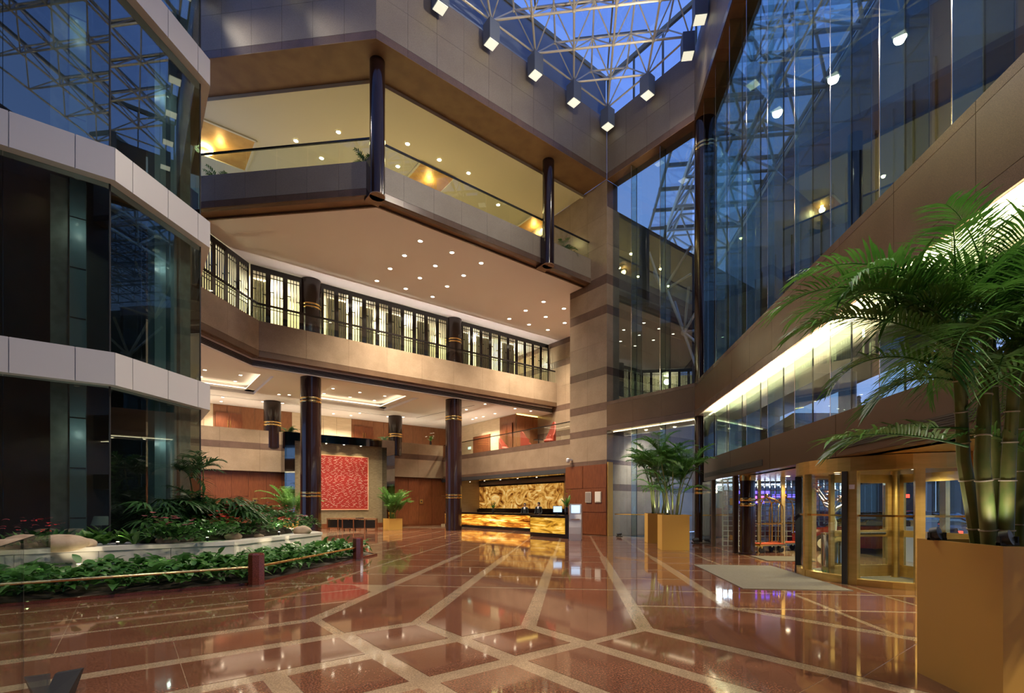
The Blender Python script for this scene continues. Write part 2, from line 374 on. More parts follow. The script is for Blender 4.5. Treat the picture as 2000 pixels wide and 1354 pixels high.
def downlight(p, label, group, energy, lens='lens_warm', r=0.085, col=(1, 0.86, 0.68), spot=120, size=0.07):
    """recessed can: trim ring, glowing lens and its own lamp"""
    t = root('downlight', label, 'downlight', p, 0, group)
    key = ('dl', r, lens)
    if key not in BOXC:
        b = ring_mesh(r, r * 1.35, 0.015); me = bpy.data.meshes.new('trim_ring'); me.from_pydata(b.v, [], b.f); me.materials.append(MATS['white_metal'])
        b2 = MB(); b2.lathe((0, 0, 0), [(r, -0.006), (r, -0.001)], 16); m2 = bpy.data.meshes.new('lens'); m2.from_pydata(b2.v, [], b2.f); m2.materials.append(MATS[lens])
        BOXC[key] = (me, m2)
    for nm, me in zip(('trim_ring', 'lens'), BOXC[key]):
        o = bpy.data.objects.new(nm, me); COL.objects.link(o); o.parent = t
    if energy: lamp('downlight_lamp', 'SPOT', (p[0], p[1], p[2] - 0.05), energy, col, t, size, spot=spot)
    return t

# ================================================================== STRUCTURE
R2 = sqrt(2)
KB, KN = 19.81, 17.27                       # inner corner K of the hall
MN = 12.2                                   # M: where the glass wall bends
K = BN(KB, KN); M = BN(KB, MN)
AM, D0 = toAD(M)                            # d = D0 : plane of the street-side wall
E0B = KB - 12.64                            # b of the upper corner
E0 = BN(E0B, KN); AE = toAD(E0)[0]
DL = 17.0                                   # d of the left wall
ST = lambda o, label, cat: tag(o, label, cat, None, 'structure')

# ---- floor: beige granite bed (its strips show between the red slabs) and the separate red slabs
fl = MB().prism([AD(-8, DL + 1), AD(-8, D0 - 4.2), AD(AM + 0.2, D0 - 4.2), BN(KB + 0.75, MN), BN(KB + 0.75, KN), BN(25, KN), BN(25, 40), BN(-12, 40)], -0.3, -0.003)
flo = fl.build('floor', 'floor_beige'); ST(flo, 'polished lobby floor of red granite slabs between beige granite strips', 'floor')
def halfplane(poly, nx, ny, c):             # keep nx*x + ny*y <= c
    out = []
    for i in range(len(poly)):
        p, q = poly[i], poly[(i + 1) % len(poly)]; dp = nx * p[0] + ny * p[1] - c; dq = nx * q[0] + ny * q[1] - c
        if dp <= 0: out.append(p)
        if dp * dq < 0: t = dp / (dp - dq); out.append((p[0] + (q[0] - p[0]) * t, p[1] + (q[1] - p[1]) * t))
    return out
BIG = [(-60, -60), (60, -60), (60, 60), (-60, 60)]
AX = {'a': A, 'd': D, 'b': B, 'n': C}
def cell(cons, name='tile'):
    """cons: list of (axis, lo, hi, half strip lo, half strip hi)"""
    poly = BIG
    for ax, lo, hi, wl, wh in cons:
        v = AX[ax]
        if hi is not None: poly = halfplane(poly, v.x, v.y, hi - wh)
        if lo is not None and poly: poly = halfplane(poly, -v.x, -v.y, -(lo + wl))
        if len(poly) < 3: return None
    ar = abs(sum(poly[i][0] * poly[(i + 1) % len(poly)][1] - poly[(i + 1) % len(poly)][0] * poly[i][1] for i in range(len(poly)))) / 2
    if ar < 0.02 or ar > 30: return None
    return MB().prism(poly, -0.02, 0.0).build(name, 'floor_red', flo)
JT = 0.004                                   # bare joint
WS, WT = 0.105, 0.05                         # half widths: broad and narrow strips
dl = [0.58 + 1.515 * k for k in range(-5, 9)]; al = [9.5 + 1.53 * k for k in range(0, 17)]
broad = lambda d: WS if -2.6 < d < 3.8 else WT
for i in range(len(dl) - 1):
    for j in range(len(al) - 1):
        x = AD((al[j] + al[j + 1]) / 2, (dl[i] + dl[i + 1]) / 2)
        if dl[i] < D0 - 3.2: continue
        if (al[j] + al[j + 1]) / 2 < 15.3 and dl[i] > 6.2: continue
        if dl[i] > 7.9 and al[j] < 17: continue
        if toBN(x)[1] > 34.9 or toBN(x)[0] > 19.6 or abs(x.x) / x.y > 1.15: continue
        far = al[j] > 15.6
        wl = WT if far else broad(dl[i]); wh = WT if far else broad(dl[i + 1])
        cell([('a', al[j], al[j + 1], WT, WT), ('d', dl[i], dl[i + 1], wl, wh), ('b', None, 19.6, 0, 0)])
bl = [1.08, 2.12, 3.15, 4.18, 5.3, 7.44]; nl = [4.0, 5.05, 6.1, 7.15]
# pentagons between the radiating strips and the diamond field
for d0_, d1_ in ((2.095, 3.61), (0.58, 2.095), (-0.935, 0.58)):
    a0 = 6.5
    cell([('a', None, 9.5, 0, WT), ('d', d0_, d1_, WS, WS), ('b', ((a0 - d1_) / R2) , None, WS, 0), ('n', (a0 + d0_) / R2, None, WS, 0)])
cell([('a', 8.05, 9.5, WT, WT), ('d', -2.45, -0.935, WS, WS)])
for n0 in (-3.0, -0.5, 1.6):
    cell([('b', 5.3, 7.44, WS, WS), ('n', n0, n0 + (2.1 if n0 > 1 else 2.5 if n0 < -1 else 2.1), JT, JT), ('d', None, -0.935, 0, WS), ('a', None, 8.05, 0, WT)])
cell([('b', 5.3, 7.44, WS, WS), ('n', 3.7, 6, JT, JT), ('d', None, -0.935, 0, WS), ('a', None, 8.05, 0, WT)])
for n0 in (-2.6, -0.4, 1.8):
    cell([('b', 4.18, 5.3, WS, WS), ('n', n0, n0 + 2.2, JT, JT if n0 < 1 else WS)])
    cell([('b', 3.15, 4.18, WS, WS), ('n', n0, n0 + 2.2, JT, JT if n0 < 1 else WS)])
    cell([('b', 2.12, 3.15, WS, WS), ('n', n0, n0 + 2.2, JT, JT if n0 < 1 else WS)])
for i in range(5):
    for j in range(3):
        b1, n1 = bl[i + 1] if i < 4 else 99, nl[j + 1]
        if i < 4 and bl[i] >= 2 and b1 + n1 < 9.6: cell([('b', bl[i], b1, WS, WS), ('n', nl[j], n1, WS, WS)])
cell([('b', 1.08, 2.12, WS, WS), ('n', 4.0, 5.05, WS, WS)])
cell([('b', 1.08, 2.12, WS, WS), ('n', 1.8, 4.0, JT, WS)])
for b0 in (-5.88, -3.78, -1.68, 0.42):       # long bands on the planter side
    e = b0 + 2.1; last = b0 > 0.4
    cell([('n', 6.1, 7.15, WS, WS), ('b', b0, 2.12 if last else e, JT, WS if last else JT)])
    cell([('n', 5.05, 6.1, WS, WS), ('b', b0, 2.12 if last else e, JT, WS if last else JT)])
    cell([('n', 4.0, 5.05, WS, WS), ('b', b0, 1.08 if last else e, JT, WS if last else JT)])
    cell([('n', 2.95, 4.0, JT, WS), ('b', b0, 1.08 if last else e, JT, WS if last else JT)])
    cell([('n', 1.5, 2.95, JT, JT), ('b', b0, 1.08 if last else e, JT, WS if last else JT)])
for b0 in (-6.93, -4.83, -2.73, -0.63, 1.47):   # beside the planter, above the last band
    for n0 in (7.15, 8.2, 9.25, 10.3): cell([('n', n0, n0 + (1.05 if n0 < 10 else 0.72), WS if n0 < 8 else WT, WT if n0 < 10 else 0), ('b', b0, b0 + 2.1, JT, JT), ('d', 3.61, None, WS, 0), ('a', None, 9.5, 0, WT)])
for j in range(5):
    cell([('a', al[j], al[j + 1], WT, WT), ('d', dl[9], 6.26, WT, 0), ('n', None, 30, 0, 0)]) if False else None
for d0_ in (-3.97, -5.49, -7.0):             # towards the revolving door
    for a0, a1 in ((1.9, 3.4), (3.4, 4.95), (4.95, 6.5), (6.5, 8.05), (8.05, 9.5)):
        cell([('b', 7.44, None, WS, 0), ('a', a0, a1, WT, WT), ('d', d0_, d0_ + 1.52, WT, WS if d0_ > -4.5 else WT)])

def faced(name, label, cat, p0, p1, out, z0, z1, depth, courses, w, back='granite_dark', th=0.04):
    """backing wall with separate stone panels whose faces lie on the line p0 -> p1"""
    out = Vector(out); p0 = Vector(p0[:2]); p1 = Vector(p1[:2])
    o = MB().prism([p0 - out * th, p1 - out * th, p1 - out * depth, p0 - out * depth], z0, z1).build(name, back)
    ST(o, label, cat); clad(o, p0 - out * th, p1 - out * th, out, courses, w, th)
    return o
G, GB, GD, GG = 'granite', 'granite_brown', 'granite_dark', 'granite_grey'
PIER = [(3.8, 4.02, GD), (4.02, 5.36, G), (5.36, 5.72, GD), (5.72, 6.65, G), (6.65, 7.06, GD), (7.06, 8.52, G), (8.52, 8.92, GD), (8.92, 10.3, G), (10.3, 11.73, G),
        (11.73, 12.19, GD), (12.19, 13.3, G), (13.3, 13.8, GD), (13.8, 15.4, G), (15.4, 17.0, G), (17.0, 18.75, G)]
# ---- stone pier beside the reception and its flank seen through the glass
pr = MB().prism([BN(KB + 0.04, KN + 0.04), BN(33, KN + 0.04), BN(33, 20.0), BN(KB + 0.04, 20.0)], 0, 17.4).prism([BN(KB + 0.04, KN + 0.04), BN(KB + 0.9, KN + 0.04), BN(KB + 0.9, 20.0), BN(KB + 0.04, 20.0)], 17.4, 18.75).prism([BN(KB + 0.9, KN + 0.04), BN(40, KN + 0.04), BN(40, KN + 0.5), BN(KB + 0.9, KN + 0.5)], 0, 17.4).build('wall_pier', GD)
ST(pr, 'beige granite pier with brown stripes beside the tall glass wall', 'wall')
clad(pr, BN(KB + 0.04, 20.0), BN(KB + 0.04, KN), -B, PIER, 1.37)
FL = [(0.0, 1.2, G), (1.2, 2.4, G), (2.4, 2.75, GD), (2.75, 3.8, G)]
clad(pr, BN(KB, KN + 0.04), BN(33, KN + 0.04), -C, FL + PIER[:-2] + [(15.4, 17.35, G)], 1.65)
# recessed wall beyond the pier on the upper floors
faced('wall_gallery_end', 'beige striped granite wall closing the lattice gallery beyond the pier', 'wall', BN(24.8, 20.0), BN(24.8, 31), -B, 5.4, 13.7, 0.4, PIER[2:11], 1.37)

# ---- level 5: upper fascias under the skylight
L5C = [(18.75, 19.05, GD), (19.05, 20.4, GG), (20.4, 21.85, GG)]
faced('wall_upper_lattice_side', 'polished grey granite fascia above the fourth floor gallery', 'wall', BN(E0B, KN), BN(KB, KN), -C, 18.75, 21.9, 0.5, L5C, 1.264)
faced('wall_upper_left', 'grey granite fascia high up beside the glazed lift tower', 'wall', AD(AE, DL), E0, -A, 18.75, 21.9, 0.5, L5C, 1.3)
faced('wall_upper_pier_side', 'grey granite fascia above the short glass wall', 'wall', BN(KB, KN), BN(KB, MN), -B, 18.75, 21.9, 0.8, L5C, 1.27)
faced('wall_upper_street', 'grey granite fascia above the tall street side glass wall', 'wall', M, AD(-8, D0), D, 18.75, 21.9, 0.8, L5C, 1.7)
sof5 = MB().prism([AD(AE, DL), E0, BN(KB - 0.02, KN), BN(KB - 0.02, KN + 1.7), BN(E0B + 0.7, KN + 1.7), AD(AE + 1.7, DL)], 18.735, 18.75)
ST(sof5.build('trim_1', 'soffit_brown'), 'brown soffit along the edge of the fourth floor gallery roof', 'soffit')
# soffit boards over the glass walls
s5 = MB().prism([BN(KB, KN), BN(KB + 0.9, KN), BN(KB + 0.9, MN - 0.36), BN(KB, MN)], 18.72, 18.75).build('trim_2', 'soffit_brown')
ST(s5, 'brown soffit above the glass walls', 'soffit')
for i in range(18):
    piece('soffit_panel', (1.69, 0.86, 0.02), v3(AD(AM - 0.85 - 1.7 * i, D0 - 0.45), 18.72), radians(83), 'soffit_brown', s5)
# ---- level 4 gallery
N4, A4 = 18.4, 18.27
c4 = BN(A4 * R2 - N4, N4)
P4C = [(13.68, 13.95, GD), (13.95, 15.0, GG)]
faced('parapet', 'grey granite parapet of the fourth floor gallery with two dark columns', 'parapet', c4, BN(KB, N4), -C, 13.68, 15.0, 0.25, P4C, 1.4)
faced('parapet', 'grey granite parapet of the fourth floor running behind the lift tower', 'parapet', AD(A4, DL), c4, -A, 13.68, 15.0, 0.25, P4C, 1.4)
N4c, A4c = 18.93, 18.96
c4c = BN(A4c * R2 - N4c, N4c)
sl = MB().prism([AD(A4c, DL + 1.4), c4c, BN(KB + 0.04, N4c), BN(KB + 0.04, 20.0), BN(24.8, 20.0), BN(24.8, 31.5), BN(5.34, 31.5)], 13.66, 13.9)
c_low = sl.build('ceiling_lattice_gallery', 'pink_plaster'); ST(c_low, 'pale pinkish ceiling with recessed downlights above the lattice screens', 'ceiling')
ST(MB().prism([AD(A4 + 0.05, DL), BN(A4 * R2 - N4 + 0.03, N4 + 0.05), BN(KB, N4 + 0.05), BN(KB, N4c), c4c, AD(A4c, DL)], 13.69, 13.9).build('trim_3', 'soffit_brown'), 'brown soffit below the fourth floor parapet', 'soffit')
tr = MB()
for p, q in ((AD(A4c, DL), c4c), (c4c, BN(KB, N4c))): tr.seg(p, q, -0.05, 0.02, 13.60, 13.70)
ST(tr.build('trim_4', GD), 'thin grey edge strip around the pinkish ceiling', 'trim')
# gallery ceiling and back walls
c4t = MB().prism([AD(AE + 1.7, 25), BN(E0B + 0.7, KN + 1.7), BN(KB, KN + 1.7), BN(KB, 27), BN(25.5 * R2 - 27, 27), AD(25.5, 25)], 18.70, 18.95).build('ceiling_upper_gallery', 'cream_plaster')
ST(c4t, 'cream ceiling of the fourth floor gallery dotted with bright lamps', 'ceiling')
ST(MB().seg(BN(25 * R2 - 26.5, 26.5), BN(KB, 26.5), 0, 0.3, 13.9, 18.8).seg(AD(25, 25), BN(25 * R2 - 26.5, 26.5), 0, 0.3, 13.9, 18.8).build('wall_upper_gallery_back', 'cream_plaster'), 'cream back wall of the fourth floor gallery', 'wall')
tr = MB()
for p, q in ((AD(AE + 1.7, DL), BN(E0B + 0.7, KN + 1.7)), (BN(E0B + 0.7, KN + 1.7), BN(KB, KN + 1.7))): tr.seg(p, q, -0.06, 0.10, 18.58, 18.735)
ST(tr.build('trim_5', 'cream_plaster'), 'cream cornice along the edge of the fourth floor ceiling', 'trim')
faced('wall_upper_gallery_end', 'beige granite wall closing the fourth floor gallery beside the pier', 'wall', BN(KB, 20.0), BN(KB, 26.6), -B, 13.9, 18.72, 0.4, [(13.9, 15.4, G), (15.4, 17.0, G), (17.0, 18.7, G)], 1.6)
# ---- level 3 parapet with its bend
N3, D3 = 26.4, 15.12
bend = BN(N3 - D3 * R2, N3)
P3C = [(8.85, 9.15, GB), (9.15, 10.6, G)]
faced('parapet', 'beige granite parapet below the lattice screens between column and pier', 'parapet', bend, BN(24.8, N3), -C, 8.85, 10.6, 0.25, P3C, 2.2)
faced('parapet', 'beige granite parapet bending forward beside the lift tower', 'parapet', AD(9, D3), bend, -D, 8.85, 10.6, 0.25, P3C, 2.2)
b3 = BN(N3 + 0.5 - (D3 + 0.5) * R2, N3 + 0.5)
ST(MB().prism([BN(24.8, N3 + 0.05), bend + (b3 - bend) * 0.1, AD(9, D3 + 0.05), AD(9, D3 + 0.6), b3, BN(24.8, N3 + 0.6)], 8.86, 9.4).build('trim_6', GB), 'brown granite soffit under the lattice gallery parapet', 'soffit')
tr = MB().seg(b3, BN(24.8, N3 + 0.5), 0.0, 0.1, 8.45, 8.86).seg(AD(9, D3 + 0.5), b3, 0, 0.1, 8.45, 8.86)
t7 = tr.build('trim_7', 'white_plaster'); ST(t7, 'white ceiling edge with a long dark air slot', 'trim')
for z in (8.53, 8.60, 8.67, 8.74):
    for p, q in ((b3, BN(24.8, N3 + 0.5)), (AD(9, D3 + 0.5), b3)):
        MB().seg(p, q, -0.012, 0.0, z - 0.028, z + 0.028).build('slot_blade', 'grille', t7)
ST(MB().prism([BN(24.8, N3 + 0.25), BN(24.8, 31.5), BN(5.34, 31.5), AD(9, 18.5), AD(9, D3 + 0.25), BN(N3 + .25 - (D3 + .25) * R2, N3 + 0.25)], 9.02, 9.7).build('floor_lattice_gallery', GD), 'floor slab of the lattice gallery', 'floor')
ST(MB().seg(BN(3, 31.0), BN(24.8, 31.0), 0, 0.3, 9.7, 13.68).seg(AD(9, 18.4), BN(5, 31.0), 0, 0.3, 9.7, 13.68).build('wall_lattice_room', 'room_wall'), 'pale yellow wall of the rooms behind the lattice screens', 'wall')
# ---- level 2 : white ceiling with two lit trays over the lobby
ZC = 8.45
TR = [(0.4, 6.1), (8.9, 14.6)]; TN = (28.3, 33.7)
ce = MB()
bs = [-9, 0.4, 6.1, 8.9, 14.6, 24.8]
for i in range(5):
    if i in (1, 3): ce.prism([BN(bs[i], 26.95), BN(bs[i + 1], 26.95), BN(bs[i + 1], TN[0]), BN(bs[i], TN[0])], ZC, 8.92).prism([BN(bs[i], TN[1]), BN(bs[i + 1], TN[1]), BN(bs[i + 1], 38.3), BN(bs[i], 38.3)], ZC, 8.92)
    else: ce.prism([BN(bs[i], 26.95), BN(bs[i + 1], 26.95), BN(bs[i + 1], 38.3), BN(bs[i], 38.3)], ZC, 8.92)
ce.prism([BN(4.7, 26.95), BN(-9, 26.95), BN(-9, 13.4)], ZC, 8.92)
cl = ce.build('ceiling_lobby', 'white_plaster'); ST(cl, 'white lobby ceiling with two recessed lit trays', 'ceiling')
for k, (b0, b1) in enumerate(TR):
    tm = MB().prism([BN(b0 - 0.3, TN[0] - 0.3), BN(b1 + 0.3, TN[0] - 0.3), BN(b1 + 0.3, TN[1] + 0.3), BN(b0 - 0.3, TN[1] + 0.3)], 8.9, 8.95)
    to = tm.build('tray', 'white_plaster', cl)
    # stepped inner lip with the glowing cove line on it
    for (p, q) in (((b0, TN[0]), (b1, TN[0])), ((b1, TN[0]), (b1, TN[1])), ((b1, TN[1]), (b0, TN[1])), ((b0, TN[1]), (b0, TN[0]))):
        P, Q = BN(*p), BN(*q)
        MB().seg(P, Q, 0.0, 0.5, 8.62, 8.66).build('cove_shelf', 'white_plaster', to)
        MB().seg(P + (Q - P).normalized() * 0.5, Q - (Q - P).normalized() * 0.5, 0.40, 0.48, 8.66, 8.70).build('cove_light', 'cove', to)
# unseen uplight troughs added behind the gallery parapets to brighten the lobby ceiling
for p, q, wname in ((BN(-6, 35.95), BN(19.6, 35.95), 'back'), (BN(20.55, 34.6), BN(20.55, 28.9), 'side')):
    tq = root('added_uplight_trough', 'added fill light in a long trough behind the %s parapet of the first gallery' % wname, 'uplight', v3((p + q) / 2, 5.4)); L = (q - p).length
    MB().seg(p, q, -0.05, 0.05, 5.4, 5.5).build('trough', 'white_metal', tq); MB().seg(p, q, -0.03, 0.03, 5.5, 5.51).build('lens', 'led_soft', tq)
    d = (q - p).normalized(); lamp('trough_fill_lamp', 'AREA', v3((p + q) / 2, 5.56), 13 * L, (1, 0.84, 0.62), tq, L, 0.1, rot=Euler((pi, 0, -atan2(d.y, d.x) if False else 0)).to_matrix().to_4x4().to_euler() if False else (Matrix.Rotation(atan2(d.y, d.x), 4, 'Z') @ Matrix.Rotation(pi, 4, 'X')).to_euler())
# slots in the ceiling
for p, q in ((BN(-5, 35.3), BN(16, 35.3)), (BN(17.7, 34.8), BN(18.6, 28.0))): MB().seg(p, q, 0, 0.06, ZC - 0.004, ZC + 0.01).build('ceiling_slot', 'grille', cl)
# gallery on level 2 : back parapet, floor, walls
P2C = [(3.8, 5.2, G), (5.2, 5.6, GD), (5.6, 6.45, G)]
faced('parapet', 'beige granite gallery parapet with a brown stripe behind the red artwork', 'parapet', BN(-9, 34.8), BN(20.1, 34.8), -C, 3.8, 6.45, 0.3, P2C, 2.3)
faced('parapet', 'beige granite balcony front above the reception desk', 'parapet', BN(20.1, 35.0), BN(20.1, 20.0), -B, 3.75, 5.48, 0.3, [(3.75, 3.95, GD), (3.95, 5.15, G), (5.15, 5.48, GD)], 2.3)
ST(MB().prism([BN(-9, 34.9), BN(20.2, 34.9), BN(20.2, 20.0), BN(25, 20.0), BN(25, 28.6), BN(22.75, 28.6), BN(22.75, 38.3), BN(-9, 38.3)], 4.9, 5.4).build('floor_gallery', GD), 'floor slab of the first gallery above the lobby', 'floor')
wb = ST(MB().seg(BN(-9, 38.3), BN(22.75, 38.3), 0, 0.3, 5.4, 8.6).build('wall_gallery_back', 'travertine'), 'gallery back wall of travertine and reddish wood with doors', 'wall')
wr = ST(MB().seg(BN(22.75, 38.3), BN(22.75, 28.6), 0, 0.3, 5.4, 8.6).seg(BN(22.75, 28.6), BN(25.2, 28.6), 0, 0.3, 5.4, 8.6).build('wall_gallery_side', 'travertine'), 'gallery side wall of pale travertine and wood above the reception', 'wall')
def panels(parent, p0, p1, out, items, z0, z1):
    p0 = Vector(p0[:2]); p1 = Vector(p1[:2]); L = (p1 - p0).length; d = (p1 - p0) / L; rz = atan2(d.y, d.x); out = Vector(out)
    for s0, s1, mt, za, zb, th in items:
        piece('panel', (s1 - s0 - 0.015, th, zb - za - 0.012), v3(p0 + d * (s0 + s1) / 2 + out * th / 2, (za + zb) / 2), rz, mt, parent)
def bcol(px, n): return toBN(onB(px, n))[0]
def ncol(px, b): return toBN(onC(px, b))[1]
def dbl_door(parent, p0, d, out, w, z0, h, mt='wood_red', handle=True):
    rz = atan2(d.y, d.x)
    for s in (0, 1):
        c = p0 + d * (w * (0.25 + 0.5 * s)) + out * 0.07
        le = piece('door_leaf', (w / 2 - 0.02, 0.06, h), v3(c, z0 + h / 2), rz, mt, parent)
        if handle:
            hc = p0 + d * (w * 0.5 + (0.08 if s else -0.08)) + out * 0.14
            rod('handle', v3(hc, z0 + 0.7), v3(hc, z0 + h - 0.5), 0.022, 'brass', le)
n38 = 38.3
def s38(px): return bcol(px, n38) + 9
it = []
for a_, b_, mt in ((398, 416, 'travertine'), (416, 570, 'wood_mid'), (570, 631, 'travertine'), (631, 657, 'travertine'), (657, 686, 'travertine'), (686, 788, 'wood_mid'), (788, 905, 'wood_mid')):
    s0, s1 = s38(a_), s38(b_); k = max(1, round((s1 - s0) / (1.2 if mt == 'travertine' else 0.9)))
    for i in range(k):
        x0 = s0 + (s1 - s0) * i / k; x1 = s0 + (s1 - s0) * (i + 1) / k
        if mt == 'travertine': it += [(x0, x1, mt, 5.4, 6.9, 0.04), (x0, x1, mt, 6.9, 8.44, 0.04)]
        else: it.append((x0, x1, mt, 5.4, 8.44, 0.05))
panels(wb, BN(-9, n38), BN(22.75, n38), -C, it, 5.4, 8.45)
for a_, b_ in ((420, 473), (690, 728)): dbl_door(wb, BN(-9, n38) + B * s38(a_) - C * 0.05, B, -C, s38(b_) - s38(a_), 5.4, 2.5)
piece('wood_panel', (s38(658) - s38(632), 0.06, 1.45), v3(BN(-9 + (s38(632) + s38(658)) / 2, n38 - 0.08), 6.1), radians(90 - 52), 'wood_mid', wb)
it = []
def s22(px): return n38 - ncol(px, 22.75)
for a_, b_, mt in ((900, 925, 'travertine'), (925, 942, 'travertine'), (942, 960, 'travertine'), (960, 977, 'travertine'), (977, 1008, 'wood_mid')):
    s0, s1 = s22(a_), s22(b_)
    if mt == 'travertine': it += [(s0, s1, mt, 5.4, 6.5, 0.04), (s0, s1, mt, 6.5, 7.5, 0.04), (s0, s1, mt, 7.5, 8.44, 0.04)]
    else: it += [(s0, (s0 + s1) / 2, mt, 5.4, 8.4, 0.05), ((s0 + s1) / 2, s1, mt, 5.4, 8.4, 0.05)]
panels(wr, BN(22.75, n38), BN(22.75, 28.6), -B, it, 5.4, 8.45)
piece('wood_panel', (s22(959) - s22(926), 0.05, 1.9), v3(BN(22.66, n38 - (s22(926) + s22(959)) / 2), 6.35), radians(90 + 38), 'wood_red', wr)
dbl_door(wr, BN(22.70, n38 - s22(983)), -C, -B, s22(1003) - s22(983), 5.4, 2.4)
panels(wr, BN(22.75, 28.6), BN(25.2, 28.6), -C, [(0.0, 0.8, 'wood_mid', 5.4, 8.4, 0.05), (0.8, 1.6, 'wood_mid', 5.4, 8.4, 0.05), (1.6, 2.4, 'wood_mid', 5.4, 8.4, 0.05)], 5.4, 8.4)
MB().seg(BN(22.75, 28.54), BN(25.0, 28.54), 0, 0.03, 8.38, 8.43).build('cove_light', 'cove_yellow', wr)
# ---- ground floor: wood walls, reception recess
NW = 35.1
ww = ST(MB().seg(BN(-9, NW), BN(20.1, NW), 0, 0.3, 0, 3.9).build('wall_wood', 'wood_red'), 'reddish wood panelled wall behind the lobby columns', 'wall')
s35 = lambda px: bcol(px, NW) + 9
it = []
rnd = random.Random(3)
for a_, b_ in ((386, 420), (420, 452), (452, 485), (485, 520), (520, 556)):
    zz = [0.12, rnd.choice((1.3, 1.9, 2.2)), 3.75]
    for z0, z1 in zip(zz[:-1], zz[1:]): it.append((s35(a_), s35(b_), 'wood_red', z0, z1, rnd.choice((0.03, 0.045))))
for a_, b_, zz in ((770, 797, (0.12, 2.35, 3.75)), (797, 818, (0.12, 1.35, 2.3, 3.75)), (818, 843, (0.12, 1.4, 2.3, 3.75)), (843, 871, (0.12, 2.4, 3.75))):
    for z0, z1 in zip(zz[:-1], zz[1:]): it.append((s35(a_), s35(b_), 'wood_red', z0, z1, rnd.choice((0.03, 0.05))))
panels(ww, BN(-9, NW), BN(20.1, NW), -C, it, 0, 3.9)
BR = 24.0
rw = ST(MB().seg(BN(BR, 36), BN(BR, 20), 0, 0.3, 0, 3.9).seg(BN(20.1, 35.1), BN(BR, 35.1), -0.02, 0.3, 0, 3.9).build('wall_reception', 'travertine'), 'recessed wall behind the reception desk', 'wall')
s24 = lambda px: 36 - ncol(px, BR)
for z0, z1 in ((0.1, 1.2), (1.2, 2.35), (2.35, 3.45)):
    a0, a1 = s24(880), s24(934)
    panels(rw, BN(BR, 36), BN(BR, 20), -B, [(a0 + (a1 - a0) * i / 3, a0 + (a1 - a0) * (i + 1) / 3, 'travertine', z0, z1, 0.03) for i in range(3)], 0, 3)
rc = ST(MB().prism([BN(20.15, 20.0), BN(BR, 20.0), BN(BR, 35.1), BN(20.15, 35.1)], 3.48, 3.74).build('ceiling_reception', 'black_mirror'), 'dark mirror ceiling above the reception desk', 'ceiling')
ST(MB().seg(BN(20.1, 35.0), BN(20.1, 20.0), -0.02, 0.12, 3.50, 3.75).build('trim_8', 'steel_dark'), 'dark metal lintel over the reception opening', 'trim')
# wood on the pier foot
wp = ST(MB().seg(BN(KB - 0.02, 20.3), BN(KB - 0.02, KN), 0, 0.06, 0, 3.8).seg(BN(KB, 20.3), BN(KB + 4.2, 20.3), -0.3, 0.0, 0, 3.75).build('wall_pier_foot', 'wood_red'), 'reddish wood panelling at the foot of the granite pier', 'wall')
panels(wp, BN(KB - 0.02, 20.3), BN(KB - 0.02, KN), -B, [(0.0, 1.35, 'wood_red', 2.55, 3.78, 0.05), (1.35, 3.03, 'wood_red', 2.55, 3.78, 0.03), (0.0, 1.35, 'wood_red', 0.05, 2.55, 0.03), (1.35, 3.03, 'wood_red', 1.25, 2.55, 0.05), (1.35, 3.03, 'wood_red', 0.05, 1.25, 0.03)], 0, 3)
ST(MB().prism([BN(KB + 0.02, KN - 0.06), BN(KB + 0.42, KN - 0.06), BN(KB + 0.42, KN + 0.02), BN(KB + 0.02, KN + 0.02)], 0, 3.9).build('trim_9', 'gold_paint'), 'golden jamb between wood panelling and the glass wall', 'trim')

# ---- beam across the glass walls and the street side fascia
BC = [(5.53, 5.80, GD), (5.80, 6.88, GB), (6.88, 7.05, GD)]  # bottom course stands in for shadow along the lower edge of the beam
faced('beam', 'brown granite beam between the two parts of the short glass wall', 'beam', K, M, -B, 5.6, 7.05, 0.9, BC, 1.7, GB)
faced('beam', 'long brown granite beam sweeping along the street side glass wall', 'beam', M, AD(-8, D0), D, 5.6, 7.05, 0.9, BC, 1.7, GB)
sb = ST(MB().prism([AD(AM + 0.2, D0 - 0.1), AD(-8, D0 - 0.1), AD(-8, D0 - 2.2), AD(AM + 0.9, D0 - 2.2)], 5.56, 6.0).prism([BN(KB + 0.05, KN - 0.05), BN(KB + 2.2, KN - 0.05), BN(KB + 2.2, MN - 0.9), BN(KB + 0.05, MN)], 5.56, 6.0).build('canopy_slab', 'cream_plaster'), 'lit cream soffit slab running through the glass wall under the beam', 'canopy')
for i in range(18):
    for off, dp in ((0.285, 0.47), (0.95, 0.8), (1.77, 0.8)):
        piece('soffit_panel', (1.685, dp, 0.03), v3(AD(AM + 1.15 - 1.15 - 1.15 - 0.85 - 1.7 * i + 0.85, D0 - off), 5.545), radians(83), 'cream_plaster', sb)
MB().prism([AD(AM - 0.6, D0 - 0.46), AD(-8, D0 - 0.46), AD(-8, D0 - 0.49), AD(AM - 0.6, D0 - 0.49)], 5.50, 5.53).build('led_strip', 'led_line', sb)
MB().prism([BN(KB + 0.44, KN - 0.05), BN(KB + 0.47, KN - 0.05), BN(KB + 0.47, MN + 0.3), BN(KB + 0.44, MN + 0.3)], 5.50, 5.53).build('led_strip', 'led_line', sb)
uq = root('linear_uplight', 'long linear uplight lying on top of the entrance fascia', 'uplight', v3(AD(AM - 10, D0 - 0.22), 3.48))
MB().prism([AD(AM - 2, D0 - 0.18), AD(-6, D0 - 0.18), AD(-6, D0 - 0.28), AD(AM - 2, D0 - 0.28)], 3.48, 3.54).build('housing', 'white_metal', uq)
